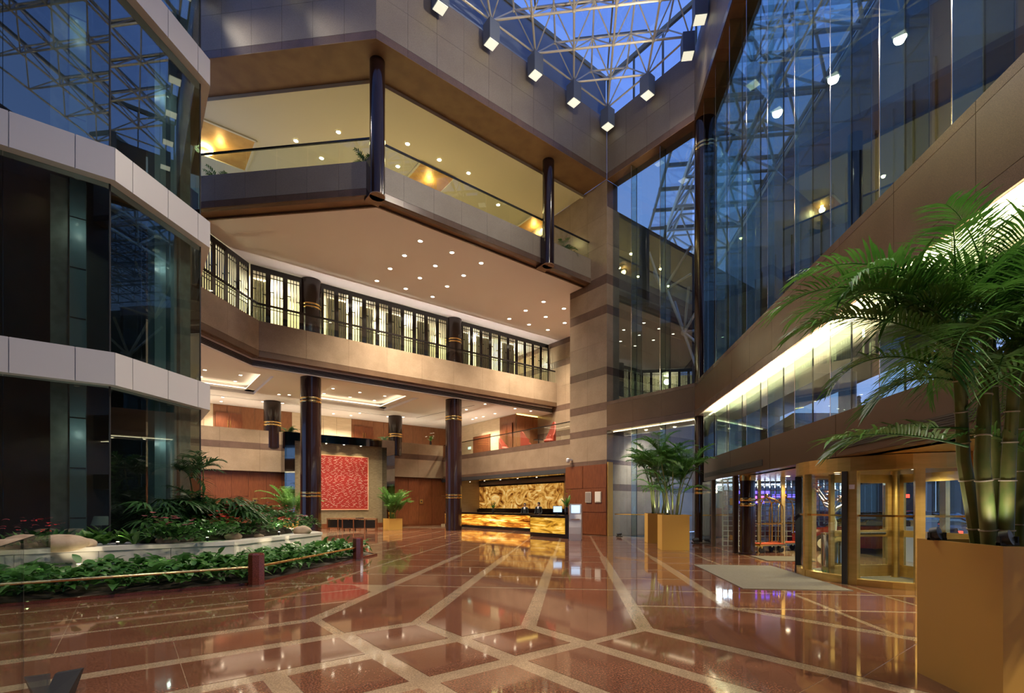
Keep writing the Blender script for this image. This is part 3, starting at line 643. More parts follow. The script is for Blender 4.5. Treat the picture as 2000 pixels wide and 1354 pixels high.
lamp('uplight_lamp', 'AREA', v3(AD((AM - 8) / 2, D0 - 0.23), 3.58), 1500, (1, 0.85, 0.6), uq, AM + 4, 0.08, rot=(Matrix.Rotation(radians(83), 4, 'Z') @ Matrix.Rotation(pi, 4, 'X')).to_euler(), spread=70)
fa = MB().prism([AD(AM - 1.6, D0), AD(-8, D0), AD(-8, D0 - 0.55), AD(AM - 1.6, D0 - 0.55)], 2.6, 3.48).build('fascia', 'fascia_brown')
ST(fa, 'dark brown fascia above the entrance doors with air grilles', 'fascia')
for i in range(9): piece('fascia_panel', (3.38, 0.012, 0.86), v3(AD(AM - 3.3 - 3.4 * i, D0 + 0.006), 3.04), radians(83), 'fascia_brown', fa)
for u0, u1 in ((1.8, 7.9), (11.4, 18.6)):
    g = MB().prism([AD(AM - u0, D0 + 0.012), AD(AM - u1, D0 + 0.012), AD(AM - u1, D0 + 0.03), AD(AM - u0, D0 + 0.03)], 2.74, 2.92).build('air_grille', 'grille', fa)
    for k in range(5): MB().prism([AD(AM - u0, D0 + 0.03), AD(AM - u1, D0 + 0.03), AD(AM - u1, D0 + 0.04), AD(AM - u0, D0 + 0.04)], 2.755 + k * 0.033, 2.768 + k * 0.033).build('grille_blade', 'steel_dark', g)
ST(MB().prism([AD(20.5, D0 - 0.3), AD(-8, D0 - 0.3), AD(-8, D0 - 5.5), AD(20.5, D0 - 5.5)], 2.6, 2.8).build('ceiling_vestibule', 'brass_satin'), 'golden metal ceiling of the entrance lobby behind the brown fascia', 'ceiling')

# ---- glass walls: panes and fins
DG = D0 - 0.52
def curtain(nm, label, z0, z1, gm):
    w = root(nm, label, 'window', v3(AD(AM - 8, DG), z0), 0, None, 'structure')
    us = [1.15 + 1.70 * k for k in range(0, 17)]
    for k, u in enumerate(us[:-1]):
        piece('pane', (1.688, 0.015, z1 - z0), v3(AD(AM - u - 0.85, DG), (z0 + z1) / 2), radians(83), gm, w)
    for k, u in enumerate(us):
        f = piece('fin', (0.019, 0.40, z1 - z0), v3(AD(AM - u, DG + 0.21), (z0 + z1) / 2), radians(83), 'glass_fin', w)
        piece('joint', (0.022, 0.03, z1 - z0), v3(AD(AM - u, DG - 0.01), (z0 + z1) / 2), radians(83), 'black_matt', w)
        piece('fin_edge', (0.021, 0.006, z1 - z0), v3(AD(AM - u, DG + 0.415), (z0 + z1) / 2), radians(83), 'steel_polished', w)
    return w
curtain('window_1', 'tall street side glass wall with glass fins above the long brown beam', 7.05, 18.72, 'glass_wall')
curtain('window_2', 'low band of glass panes between the brown beam and the entrance fascia', 3.48, 5.54, 'glass_low')
def curtain_c(nm, label, z0, z1, gm):
    bg_ = KB + 0.5
    w = root(nm, label, 'window', v3(BN(bg_, 15), z0), 0, None, 'structure')
    ns = [KN, 15.74, 14.05, 12.62]
    for k in range(3): piece('pane', (ns[k] - ns[k + 1] - 0.012, 0.015, z1 - z0), v3(BN(bg_, (ns[k] + ns[k + 1]) / 2), (z0 + z1) / 2), radians(90 + 38), gm, w)
    for n_ in ns[1:3]:
        piece('fin', (0.019, 0.40, z1 - z0), v3(BN(bg_ - 0.21, n_), (z0 + z1) / 2), radians(90 + 38), 'glass_fin', w)
        piece('joint', (0.022, 0.03, z1 - z0), v3(BN(bg_ + 0.01, n_), (z0 + z1) / 2), radians(90 + 38), 'black_matt', w)
        piece('fin_edge', (0.021, 0.006, z1 - z0), v3(BN(bg_ - 0.415, n_), (z0 + z1) / 2), radians(90 + 38), 'steel_polished', w)
    return w
curtain_c('window_3', 'tall glass wall between the striped pier and the corner column', 7.05, 18.72, 'glass_wall')
wlow = curtain_c('window_4', 'ground floor glass wall behind the golden planters', 0.0, 5.54, 'glass_low')
piece('safety_stripe', (4.5, 0.004, 0.05), v3(BN(KB + 0.488, 14.9), 1.15), radians(90 + 38), 'gold_paint', wlow)

# ---- columns
def column(c, r, z0, z1, bands, label, group=None, basez=None):
    o = root('column', label, 'column', v3(c, z0), 0, group, 'structure')
    MB().lathe((c[0], c[1], 0), [(r, z0), (r, z1)], 40).build('shaft', 'column_lacquer', o, smooth=True)
    for z in bands:
        for dz in (-0.085, 0.085):
            MB().lathe((c[0], c[1], 0), [(r + 0.008, z + dz - 0.05), (r + 0.012, z + dz - 0.04), (r + 0.012, z + dz + 0.04), (r + 0.008, z + dz + 0.05)], 40).build('brass_band', 'brass', o, smooth=True)
    return o
for px, lab in ((607, 'tall dark column in front of the red artwork'), (886, 'tall dark column beside the reception desk')):
    c = onB(px, 27.45)
    o = column(c, 0.525, 0, 8.9, (2.2, 7.22), lab)
    column(c, 0.525, 9.7, 13.68, (12.2,), 'upper dark column between lattice screens above the ' + ('planter end' if px < 700 else 'reception desk'))
for px, lab in ((532, 'short dark column above the gallery parapet at the left of the artwork'), (772, 'short dark column above the gallery parapet at the right of the artwork')):
    column(onB(px, 35.22), 0.525, 5.4, 8.45, (6.95,), lab)
for px, lab in ((737, 'slim dark column at the corner of the fourth floor gallery'), (1071, 'slim dark column of the fourth floor gallery near the striped pier')):
    c = onB(px, 18.15); o = column(c, 0.29, 13.55, 18.74, (), lab)
    MB().prism([c - B * 0.29, c + B * 0.29, c + B * 0.29 + C * 0.6, c - B * 0.29 + C * 0.6], 13.55, 15.02).build('web', 'column_lacquer', o)
    MB().prism([c - B * 0.29 , c + B * 0.29, c + B * 0.29 + C * 0.6, c - B * 0.29 + C * 0.6], 13.52, 13.55).lathe((c[0], c[1], 0), [(0.292, 13.52), (0.292, 13.56)], 30).build('foot_plate', 'soffit_brown', o)
J = Vector((8.63, 21.91))
column(J, 0.47, 0, 5.55, (2.25,), 'dark corner column below the beam where the glass walls meet')
column(J, 0.47, 7.0, 18.72, (17.5,), 'dark corner column above the beam where the glass walls meet')
ce_ = Vector((7.76, 16.2))
o = column(ce_, 0.23, 0, 2.6, (1.72,), 'slim reddish column beside the luggage carts')
MB().lathe((ce_.x, ce_.y, 0), [(0.25, 2.42), (0.25, 2.6)], 28).build('brass_cap', 'brass', o, smooth=True)
MB().lathe((ce_.x, ce_.y, 0), [(0.27, 0), (0.27, 0.05), (0.24, 0.07)], 28).build('foot_ring', 'column_lacquer', o, smooth=True)

# ---- walls out of view that close the hall
ST(MB().seg(AD(-8, DL + 1), AD(-8, D0 - 1), 0, 0.3, 0, 21.9).build('wall_back', 'granite_brown'), 'brown granite wall behind the viewer', 'wall')
ST(MB().seg(AD(-8, DL), AD(16, DL), 0, 0.3, 0, 21.9).build('wall_left', 'granite_brown'), 'brown granite wall behind the lift tower', 'wall')

# ================================================================== SKYLIGHT
mat('rafter', (0.24, 0.20, 0.12), 0.45, 0.3)
g = 2.44 / R2
a0_, d0k = toAD(BN(KB - 0.45, KN - 0.45))
ZB, ZT = 22.0, 23.2
def nodexy(i, j):
    a = a0_ - g * i; d = d0k + g * j
    return AD(a, max(d, D0 + 0.32))
def okn(i, j): return 0 <= i <= 18 and j >= -min(i, 2) and j <= (i if i < 5 else 10)
nodes = {(i, j): v3(nodexy(i, j), ZB) for i in range(19) for j in range(-2, 11) if okn(i, j)}
tops = {}
for i in range(18):
    for j in range(-2, 10):
        if sum((i + x, j + y) in nodes for x in (0, 1) for y in (0, 1)) >= 3:
            p = AD(a0_ - g * (i + 0.5), max(d0k + g * (j + 0.5), D0 + 1.1)); tops[(i, j)] = v3(p, ZT)
mem = []
for (i, j), p in nodes.items():
    for di, dj in ((1, 0), (0, 1)):
        q = nodes.get((i + di, j + dj))
        if q: mem.append((p, q, 0.046))
    for dj in (1, -1):                           # edge tubes along the stone fascias
        q = nodes.get((i + 1, j + dj))
        if q and ((i, j + dj) not in nodes): mem.append((p, q, 0.040))
for (i, j), p in tops.items():
    for di, dj in ((1, 0), (0, 1)):
        q = tops.get((i + di, j + dj))
        if q: mem.append((p, q, 0.040))
    for x in (0, 1):
        for y in (0, 1):
            q = nodes.get((i + x, j + y))
            if q: mem.append((p, q, 0.030))
def proj(p): return (1000 + F * p.x / p.y, HZ - F * (p.z - H) / p.y) if p.y > 1 else (0, -9999)
def score(m):
    a_, b_ = proj(m[0]), proj(m[1]); v = max(a_[1], b_[1]) > -30 and min(a_[0], b_[0]) < 2030
    return (0 if v else 1, -((a_[0] - b_[0]) ** 2 + (a_[1] - b_[1]) ** 2) if v else -(m[0].y))
NM = MB().blob((0, 0, 0), (0.18, 0.18, 0.18), 8, 6, 0.0); nme = bpy.data.meshes.new('ball_joint'); nme.from_pydata(NM.v, [], NM.f); nme.shade_smooth(); nme.materials.append(MATS['steel'])
def make_frame(mem, pts, label, loc, scale=1.0):
    mem.sort(key=score)
    sf = root('space_frame', label, 'space frame', loc)
    for p, q, r in mem[:296]: rod('tube', p, q, r * scale, 'steel', sf)
    b = MB()
    for p, q, r in mem[296:]: b.tube([p, q], r * scale, 6)
    if len(mem) > 296: b.build('tube_field', 'steel', sf, kind='stuff', smooth=True)
    pts = sorted(pts, key=lambda q: -q.y)[:290]
    for p in pts:
        o = bpy.data.objects.new('ball_joint', nme); COL.objects.link(o); o.parent = sf; o.matrix_local = wm(sf).inverted() @ Matrix.Translation(p)
make_frame(mem, list(nodes.values()) + list(tops.values()), 'steel tube space frame carrying the glass skylight above the lobby', v3(nodexy(5, 2), ZB))
# the same frame goes on over the forecourt outside the street side glass
DO = 2.7; AO = 3.0
onp = lambda i, j: AD(a0_ - AO * i, -6.9 - DO * j)
on = {(i, j): v3(onp(i, j), ZB) for i in range(-6, 9) for j in range(-2, 3)}
on = {k: p for k, p in on.items() if toAD(p)[1] < D0 - 1.0 and toBN(p)[0] > KB + 1.5 or (toAD(p)[0] < AM and toAD(p)[1] < D0 - 1.0)}
ot = {}
for i in range(-6, 8):
    for j in range(-2, 2):
        if sum((i + x, j + y) in on for x in (0, 1) for y in (0, 1)) >= 3: ot[(i, j)] = v3(onp(i + .5, j + .5), ZT + 0.8)
om = []
for nn0, dr in ((on, 0.10), (ot, 0.075)):
    for (i, j), p in nn0.items():
        for di, dj in ((1, 0), (0, 1)):
            q = nn0.get((i + di, j + dj))
            if q: om.append((p, q, dr))
for (i, j), p in ot.items():
    for x in (0, 1):
        for y in (0, 1):
            q = on.get((i + x, j + y))
            if q: om.append((p, q, 0.075))
make_frame(om, list(on.values()) + list(ot.values()), 'steel space frame over the forecourt seen through the tall glass wall', v3(AD(12, -9.6), ZB))
ok_ = root('window_8', 'glass roof over the forecourt outside the tall glass wall', 'window', v3(AD(12, -9), 24.2), 0, None, 'structure')
for k in range(16):
    a1_ = 41 - 2.5 * k
    for d1_ in (-6.1, -9.7):
        q = [AD(a1_, d1_), AD(a1_ - 2.5, d1_), AD(a1_ - 2.5, d1_ - 3.6), AD(a1_, d1_ - 3.6)]
        if True: MB().prism(q, 24.2, 24.22).build('pane', 'glass_sky', ok_)
    piece('roof_bar', (7.2, 0.14, 0.22), v3(AD(a1_, -9.7), 24.1), atan2(D.y, D.x), 'rafter', ok_)
for d1_ in (-6.2, -9.7, -13.2): piece('roof_bar', (40, 0.14, 0.22), v3(AD(21, d1_), 24.1), radians(83), 'rafter', ok_)
# glazing above
ZR = 24.05
sk = root('window_5', 'glass skylight above the space frame with dark rafters', 'window', v3(nodexy(5, 2), ZR), 0, None, 'structure')
for (i, j), p in nodes.items():
    q = [nodes.get(k) for k in ((i, j), (i + 1, j), (i + 1, j + 1), (i, j + 1))]
    if all(q): MB().prism(q, ZR + 0.07, ZR + 0.085).build('pane', 'glass_sky', sk)
    elif q[1] and q[2] and not q[3]: MB().prism([q[0], q[1], q[2]], ZR + 0.07, ZR + 0.085).build('pane', 'glass_sky', sk)
    if (i + 1, j - 1) in nodes and (i, j - 1) not in nodes and (i + 1, j) in nodes: MB().prism([p, nodes[(i + 1, j - 1)], nodes[(i + 1, j)]], ZR + 0.07, ZR + 0.085).build('pane', 'glass_sky', sk)
def beam3(name, p, q, w, h, mt, parent):
    d = (q - p); L = d.length; m = d.to_track_quat('X', 'Z').to_matrix().to_4x4()
    return piece(name, (round(L, 3), w, h), (p + q) / 2, 0, mt, parent, m=m)
up = Vector((0, 0, ZR - ZB))
for (i, j), p in nodes.items():
    q = nodes.get((i, j + 1))
    if q: beam3('rafter', p + up, q + up, 0.07, 0.13, 'rafter', sk)
    q = nodes.get((i + 1, j))
    if q and j % 2 == 0: beam3('rafter', p + up, q + up, 0.07, 0.13, 'rafter', sk)
def slab4(name, pts, mt, parent, th=0.03):
    n = (Vector(pts[1]) - Vector(pts[0])).cross(Vector(pts[2]) - Vector(pts[0])).normalized() * th
    b = MB(); b.add([Vector(p) for p in pts] + [Vector(p) + n for p in pts], [(3, 2, 1, 0), (4, 5, 6, 7), (0, 1, 5, 4), (1, 2, 6, 5), (2, 3, 7, 6), (3, 0, 4, 7)])
    return b.build(name, mt, parent)
def upstand(p, q, n, mt, nm, z0=21.9):                # vertical curb: opaque on the stone side, glazed towards the street
    d = (q - p) / n; rz = atan2(d.y, d.x)
    for k in range(n):
        c = p + d * (k + 0.5); piece(nm, (d.length - 0.012, 0.03, ZR - z0), v3(c, (z0 + ZR) / 2), rz, mt, sk)
        if mt != 'curb_blue': piece('mullion', (0.06, 0.10, ZR - z0), v3(p + d * k, (z0 + ZR) / 2), rz, 'rafter', sk)
    piece('edge_rafter', ((q - p).length, 0.14, 0.22), v3((p + q) / 2, ZR), rz, 'rafter', sk)
upstand(BN(E0B, KN + 0.08), BN(KB, KN + 0.08), 5, 'curb_blue', 'curb_panel')
upstand(AD(AE + 0.08, DL), E0, 6, 'curb_blue', 'curb_panel')
upstand(BN(KB + 0.08, KN), BN(KB + 0.08, MN), 3, 'glass_sky', 'pane')
upstand(AD(AM, D0 - 0.08), AD(-8, D0 - 0.08), 17, 'glass_sky', 'pane')
# light boxes at the edge joints
def lightbox(p, rz, label, tgt, k=1.0):
    t = root('light_box', label, 'light box', (p.x, p.y, 21.02), rz, 'light boxes along the skylight edge')
    MB().box((p.x, p.y, 21.44), (0.5, 0.5, 0.84), rz).build('housing', 'box_grey', t)
    MB().box((p.x, p.y, 21.01), (0.44, 0.44, 0.03), rz).build('diffuser', 'cube_lens', t)
    lamp('box_fill_spot', 'SPOT', (p.x, p.y, 20.93), BOX_W * k, (1.0, 0.86, 0.68), t, 0.2, spot=76, blend=1.0, rot=(Vector(tgt) - Vector((p.x, p.y, 20.95))).to_track_quat('-Z', 'Y').to_euler())  # aimed spot added below the box as fill light for the hall
BOX_W = 1500
names5 = ['innermost corner', 'first left of the corner', 'second left of the corner', 'third left of the corner', 'fourth left of the corner', 'fifth left of the corner']
for i in range(6): lightbox(nodes[(i, i)], radians(38), 'grey light box on the stone fascia, %s' % names5[i], [(5, 3, 2), (3, 3, 0), (1, 2, 0), (6.0, 7, 5), (1, 2, 0), (5, 3, 3)][i], [0.4, 1, 1, 0.4, 1, 0.3][i])
lightbox(nodes[(1, -1)], radians(38), 'grey light box on the stone fascia, first right of the corner', (-8, 12, 6))
lightbox(nodes[(2, -2)] + (D * 0.12).to_3d() - (A * 0.15).to_3d(), radians(83), 'grey light box on the stone fascia, second right of the corner', (-8, 10, 6))
for i, w_ in zip((3, 5, 7, 9, 11, 13, 15, 17), ('third', 'fourth', 'fifth', 'sixth', 'seventh', 'eighth', 'ninth', 'tenth')): lightbox(nodes[(i, -2)], radians(83), 'grey light box on the street side fascia, %s right of the corner' % w_, [(3.5, 26.5, 9), (-7, 11, 0.5), (-4, 19.5, 18), (3.5, 26.5, 11), (-7, 10.5, 0.5), (-2, 7, 0), (2, 24, 18), (4.3, 3.9, 0.5)][(i - 3) // 2], [1, 3.6, 2.2, 1, 3.6, 1.5, 2.2, 9][(i - 3) // 2])
for i, w_ in zip((7, 9), ('near', 'far')): lightbox(AD(AE - 0.5, toAD(E0)[1] + (i - 5) * 1.7).to_3d(), radians(83), 'grey light box above the lift tower, %s one' % w_, (6, 9, 6))

# ================================================================== LATTICE SCREENS AND RAILS
def bxm(items, nm):
    b = MB()
    for c, d in items: b.box(c, d)
    me = bpy.data.meshes.new(nm); me.from_pydata(b.v, [], b.f); me.materials.append(MATS['black_lacquer']); return me
PANEL = {}
def lattice_mesh(w):
    k = round(w, 3)
    if k in PANEL: return PANEL[k]
    h = 3.9; s = 0.115
    fr = [((-w / 2 + s / 2, 0, h / 2), (s, 0.07, h)), ((w / 2 - s / 2, 0, h / 2), (s, 0.07, h)), ((0, 0, h - 0.13), (w - 2 * s, 0.07, 0.26)), ((0, 0, 0.1), (w - 2 * s, 0.07, 0.2))]
    ow = w - 2 * s; bars = []; r = 0.034
    for f in (-0.24, 0.02, 0.26): bars.append(((ow * f, 0, h / 2), (r, 0.04, h - 0.3)))
    for z in (3.46, 2.05, 1.86): bars.append(((0, 0, z), (ow, 0.04, r)))
    for x0, x1, z in ((-0.5, -0.24, 2.75), (0.26, 0.5, 2.55), (-0.5, -0.24, 1.15), (0.26, 0.5, 1.0)): bars.append((((x0 + x1) / 2 * ow, 0, z), ((x1 - x0) * ow, 0.04, r)))
    PANEL[k] = (bxm(fr, 'panel_frame'), bxm(bars, 'lattice_bars')); return PANEL[k]
def lattice_bay(p0, p1, n, label):
    p0 = Vector(p0[:2]); p1 = Vector(p1[:2]); d = (p1 - p0).normalized(); L = (p1 - p0).length; w = L / n; rz = atan2(d.y, d.x)
    t = root('lattice_screen', label, 'lattice screen', v3((p0 + p1) / 2, 9.7), rz)
    fm, bm = lattice_mesh(w)
    for i in range(n):
        o = bpy.data.objects.new('panel', fm); COL.objects.link(o); o.parent = t; o.location = (-L / 2 + w * (i + 0.5), 0, 0.03)
        q = bpy.data.objects.new('lattice_bars', bm); COL.objects.link(q); q.parent = o
    return t
NL = 27.3; DLt = 15.95
lb = NL - DLt * R2
c1b = toBN(onB(607, 27.45))[0]; c2b = toBN(onB(886, 27.45))[0]
lattice_bay(AD((lb + NL) / R2 - 5.66, DLt), AD((lb + NL) / R2 - 0.06, DLt), 7, 'black lattice screen running forward beside the lift tower')
lattice_bay(BN(lb + 0.06, NL), BN(c1b - 0.515, NL), 3, 'short black lattice screen between the bend and the first column')
lattice_bay(BN(c1b + 0.515, NL), BN(c2b - 0.515, NL), 10, 'long black lattice screen between the two tall columns')
lattice_bay(BN(c2b + 0.515, NL), BN(24.78, NL), 10, 'long black lattice screen between column and striped pier wall')
def rail(label, segs, z0, z1, hr='black_lacquer', w=1.4, inset=0.0, ht=0.05):
    p0 = segs[0][0]
    t = root('glass_balustrade', label, 'balustrade', v3(p0, z0))
    for p, q in segs:
        p = Vector(p[:2]); q = Vector(q[:2]); d = (q - p).normalized(); L = (q - p).length; n = max(1, round(L / w)); ww_ = L / n; rz = atan2(d.y, d.x)
        for i in range(n): piece('pane', (ww_ - 0.015, 0.012, z1 - z0), v3(p + d * (i + 0.5) * ww_, (z0 + z1) / 2), rz, 'glass_rail', t)
        piece('handrail', (L, 0.06, ht), v3((p + q) / 2, z1 + ht / 2), rz, hr, t)
    return t
rail('glass balustrade with dark rail on the lattice gallery parapet', [(AD(10, D3 + 0.12), BN(N3 + .12 - (D3 + .12) * R2, N3 + 0.12)), (BN(N3 + .12 - (D3 + .12) * R2, N3 + 0.12), BN(24.75, N3 + 0.12))], 10.6, 11.42, ht=0.09)
c4r = BN((A4 + 0.12) * R2 - (N4 + 0.12), N4 + 0.12)
rail('glass balustrade with dark rail on the fourth floor parapet', [(AD(A4 + 0.12, DL), c4r), (c4r, BN(KB, N4 + 0.12))], 15.0, 15.92, ht=0.07)
rail('glass balustrade with dark rail above the reception', [(BN(20.22, 34.8), BN(20.22, 20.02))], 5.48, 6.45)
# unseen uplight trough added on the lattice gallery floor to brighten the pinkish ceiling
p, q = BN(6.2, 26.85), BN(24.2, 26.85); L = (q - p).length; d = (q - p).normalized()
tq = root('added_uplight_trough', 'added fill light in a long trough behind the lattice gallery parapet', 'uplight', v3((p + q) / 2, 9.7))
MB().seg(p, q, -0.05, 0.05, 9.7, 9.8).build('trough', 'white_metal', tq); MB().seg(p, q, -0.03, 0.03, 9.8, 9.81).build('lens', 'led_soft', tq)
lamp('trough_fill_lamp', 'AREA', v3((p + q) / 2, 9.86), 18 * L, (1, 0.87, 0.76), tq, L, 0.1, rot=(Matrix.Rotation(atan2(d.y, d.x), 4, 'Z') @ Matrix.Rotation(pi + 0.75, 4, 'X')).to_euler())
# curtains and lamps in the lattice rooms
cu = random.Random(5)
for k, (b_, w_) in enumerate(((5.6, 0.9), (9.6, 1.1), (11.4, 0.8), (13.2, 1.2), (15.2, 0.9), (18.2, 1.0), (20.0, 1.2), (22.2, 1.0))):
    m_ = MB(); pts = []
    N_ = 22
    for i in range(N_ + 1):
        pts.append(BN(b_ - w_ / 2 + w_ * i / N_, 28.9 + 0.06 * sin(i * 1.9)))
    for i in range(N_):
        m_.prism([pts[i], pts[i + 1], pts[i + 1] + C * 0.012, pts[i] + C * 0.012], 9.72, 13.6)
    where = ['beside the bend', 'just right of the first column', 'second right of the first column', 'third right of the first column', 'just left of the second column', 'just right of the second column', 'second right of the second column', 'nearest the pier wall'][k]
    m_.build('curtain', 'curtain', label='pale pleated curtain behind the lattice screen, ' + where, cat='curtain', group='curtains behind the lattice screens')
for b_, lab in ((6.0, 'near the bend'), (10.5, 'left of the middle'), (14.0, 'right of the middle'), (19.5, 'beside the second column'), (23.0, 'near the pier')):
    p = BN(b_, 29.6)
    t = root('ceiling_lamp', 'round glowing ceiling lamp behind the lattice screen ' + lab, 'ceiling lamp', v3(p, 13.66), 0, 'lamps behind the lattice screens')
    MB().lathe((p.x, p.y, 13.4), [(0.2, 0.0), (0.28, 0.08), (0.28, 0.18), (0.05, 0.26)], 20).build('shade', 'lens_yellow', t, smooth=True)
    lamp('room_lamp', 'POINT', v3(p, 12.9), 170, (1.0, 0.90, 0.58), t, 0.25)
p = AD((lb + NL) / R2 - 2.5, DLt + 1.6)
t = root('ceiling_lamp', 'round glowing ceiling lamp behind the forward lattice screen', 'ceiling lamp', v3(p, 13.66), 0, 'lamps behind the lattice screens')
MB().lathe((p.x, p.y, 13.4), [(0.2, 0.0), (0.28, 0.08), (0.28, 0.18), (0.05, 0.26)], 20).build('shade', 'lens_yellow', t, smooth=True)
lamp('room_lamp', 'POINT', v3(p, 12.9), 140, (1.0, 0.90, 0.58), t, 0.25)

# ================================================================== DOWNLIGHTS
def z5(x, y): return (650 + 0.35 * x, 440 + 0.35 * y)
for x, y in ((488, 88), (400, 169), (665, 152), (320, 242), (572, 226), (828, 211), (246, 310), (486, 294), (730, 280), (407, 354), (638, 341), (557, 399)):
    downlight(atz(*z5(x, y), 13.655), 'small downlight in the larger pinkish ceiling cluster', 'downlight cluster over the lattice screens', 900, r=0.10)
for x, y in ((1176, 427), (1076, 476), (1290, 465), (985, 522), (1188, 511), (1095, 554), (1294, 545), (1200, 584)):
    downlight(atz(*z5(x, y), 13.655), 'small downlight in the pinkish ceiling cluster near the pier', 'downlight cluster near the pier', 900, r=0.11)
for k, (b0, b1) in enumerate(TR):
    lab = ('small downlight in the ceiling tray behind the tower', 'downlights of the tray behind the tower') if k == 0 else ('small downlight in the ceiling tray near the artwork', 'downlights of the tray in front of the artwork')
    for i in range(3):
        for j in range(3): downlight(v3(BN(b0 + 1.15 + 1.7 * i, TN[0] + 0.9 + 1.75 * j), 8.895), lab[0], lab[1], 420)
def z4(x, y): return (400 + 0.266 * x, 700 + 0.266 * y)
for x, y in ((132, 285), (120, 316), (545, 265), (620, 268), (945, 407), (1073, 420), (1137, 402), (425, 318), (572, 330), (1343, 428), (1457, 432)):
    downlight(atz(*z4(x, y), ZC - 0.003), 'small downlight in the white lobby ceiling before the artwork', 'lobby ceiling downlights near the artwork', 450)
for x, y in ((850, 998), (745, 1029), (1017, 1023), (1105, 1037), (905, 1051), (800, 1075), (840, 1068), (780, 1083)):
    downlight(atz(*z5(x, y), ZC - 0.003), 'small downlight in the white ceiling above the reception', 'lobby ceiling downlights above the reception', 450)
for px, py in ((438, 265), (578, 275), (661, 258), (628, 309), (796, 281), (858, 312), (777, 325), (852, 358), (915, 338), (973, 400)):
    downlight(atz(px, py, 18.69), 'bright downlight in the cream fourth floor ceiling', 'fourth floor ceiling lamps', 85, 'lens_yellow', 0.10, (1, 0.80, 0.30), 150)
for px, py in ((1044, 440), (1088, 462)):
    downlight(atz(px, py, 18.69), 'bright fourth floor downlight beside the slim column near the pier', 'fourth floor lamps near the pier', 85, 'lens_yellow', 0.10, (1, 0.80, 0.30), 150)
# gold leaf ceiling recesses of the fourth floor
for (px, py, sz, lab) in ((430, 283, 2.6, 'square gold leaf ceiling panel with a ring lamp beside the lift tower'), (838, 352, 2.0, 'square gold leaf ceiling panel right of the corner column'), (1043, 442, 1.6, 'square gold leaf ceiling panel beside the second slim column')):
    p = atz(px, py, 18.67)
    t = root('gold_ceiling_panel', lab, 'ceiling panel', p, radians(38))
    MB().box((p.x, p.y, 18.685), (sz, sz, 0.03), radians(38)).build('gold_field', 'gold_leaf', t)
    for s in (-1, 1):
        MB().box((p.x + B.x * s * sz / 2, p.y + B.y * s * sz / 2, 18.665), (0.1, sz, 0.06), radians(38)).build('edge_strip', 'cream_plaster', t)
        MB().box((p.x + C.x * s * sz / 2, p.y + C.y * s * sz / 2, 18.665), (sz, 0.1, 0.06), radians(38)).build('edge_strip', 'cream_plaster', t)
    if px < 500:
        b = ring_mesh(0.28, 0.38, 0.08, 24); q = atz(398, 293, 18.6)
        MB().add([Vector(v) + Vector((q.x, q.y, 18.66)) for v in b.v], b.f).build('ring_lamp', 'lens_yellow', t)
    lamp('panel_lamp', 'POINT', (p.x, p.y, 18.45), 22, (1, 0.78, 0.35), t, 0.15)

# ================================================================== LIFT TOWER
T0 = Vector((-9.15, 11.33)); nT = toBN(T0)[1]; aT, dT = toAD(T0)
TA, TB = 3.0, 7.0
T1 = T0 + A * TA; T2 = T1 + C * 3.0; T9 = T0 - B * TB
tw = root('lift_tower', 'faceted glass lift tower with white spandrel bands beside the planter', 'tower', v3(T0, 0), 0, None, 'structure')
facets = [(T9, T0, -C), (T0, T1, -D), (T1, T2, B)]
def inner(off):                               # tower outline pulled in
    q0 = BN(nT + off - (dT + off) * R2, nT + off) if False else None
    b0 = (nT + off) - (dT + off) * R2
    P0 = BN(b0, nT + off)
    P1 = AD(toAD(T1)[0] - off * 0.4, dT + off); P2 = P1 + C * 3.0; P9 = P0 - B * (TB)
    return P9, P0, P1, P2
for z in (4.38, 9.10, 13.82, 18.54):
    P = inner(0.04); Q = inner(0.45)
    rb = MB().prism([P[0], P[1], Q[1], Q[0]], z, z + 0.75).prism([P[1], P[2], Q[2], Q[1]], z, z + 0.75).prism([P[2], P[3], Q[3], Q[2]], z, z + 0.75).build('spandrel_band', 'white_metal', tw)
    for (p, q, out), joints in zip(facets, ([TB - 0.69 - 1.04 * k for k in range(6)][::-1], [0.46, 1.50, 2.53], [1.0, 2.0])):
        d = (q - p).normalized(); L = (q - p).length; js = [0] + joints + [L]
        for s0, s1 in zip(js[:-1], js[1:]):
            piece('band_panel', (s1 - s0 - 0.018, 0.04, 0.75), v3(p + d * (s0 + s1) / 2 - out * 0.02, z + 0.375), atan2(d.y, d.x), 'white_metal', rb)
    sl_ = MB().prism([Q[0], Q[1], Q[2], Q[3], Q[3] + C * 2 , Q[0] + C * 6], z + 0.2, z + 0.6).build('floor_slab', 'tower_core', tw)
gl = inner(0.24)
lv = [0.72, 4.38, 5.13, 9.10, 9.85, 13.82, 14.57, 18.54]
for k in range(0, 8, 2):
    for f, (p, q) in enumerate(((gl[0], gl[1]), (gl[1], gl[2]), (gl[2], gl[3]))):
        L = (q - p).length; d = (q - p) / L; n = {0: 4, 1: 2, 2: 2}[f]
        for i in range(n):
            piece('pane', (L / n - 0.01, 0.014, lv[k + 1] - lv[k]), v3(p + d * L * (i + 0.5) / n, (lv[k] + lv[k + 1]) / 2), atan2(d.y, d.x), 'glass_tower', tw)
    for p in gl[1:3]: MB().tube([v3(p, lv[k]), v3(p, lv[k + 1])], 0.02, 6).build('corner_joint', 'black_matt', tw)
for z in (3.9, 8.7, 13.4):  # lamps and fittings added to brighten the tower interior
    for q in (onB(150, nT + 0.55), onA(330, dT + 0.5)):
        lf = MB().lathe(v3(q, z + 0.45), [(0.05, 0), (0.05, 0.04)], 14).build('added_fitting', 'shade', tw); lamp('tower_fill_lamp', 'POINT', v3(q, z - 0.6), 3, (0.95, 1.0, 0.9), tw, 0.03)
nI = nT + 1.0
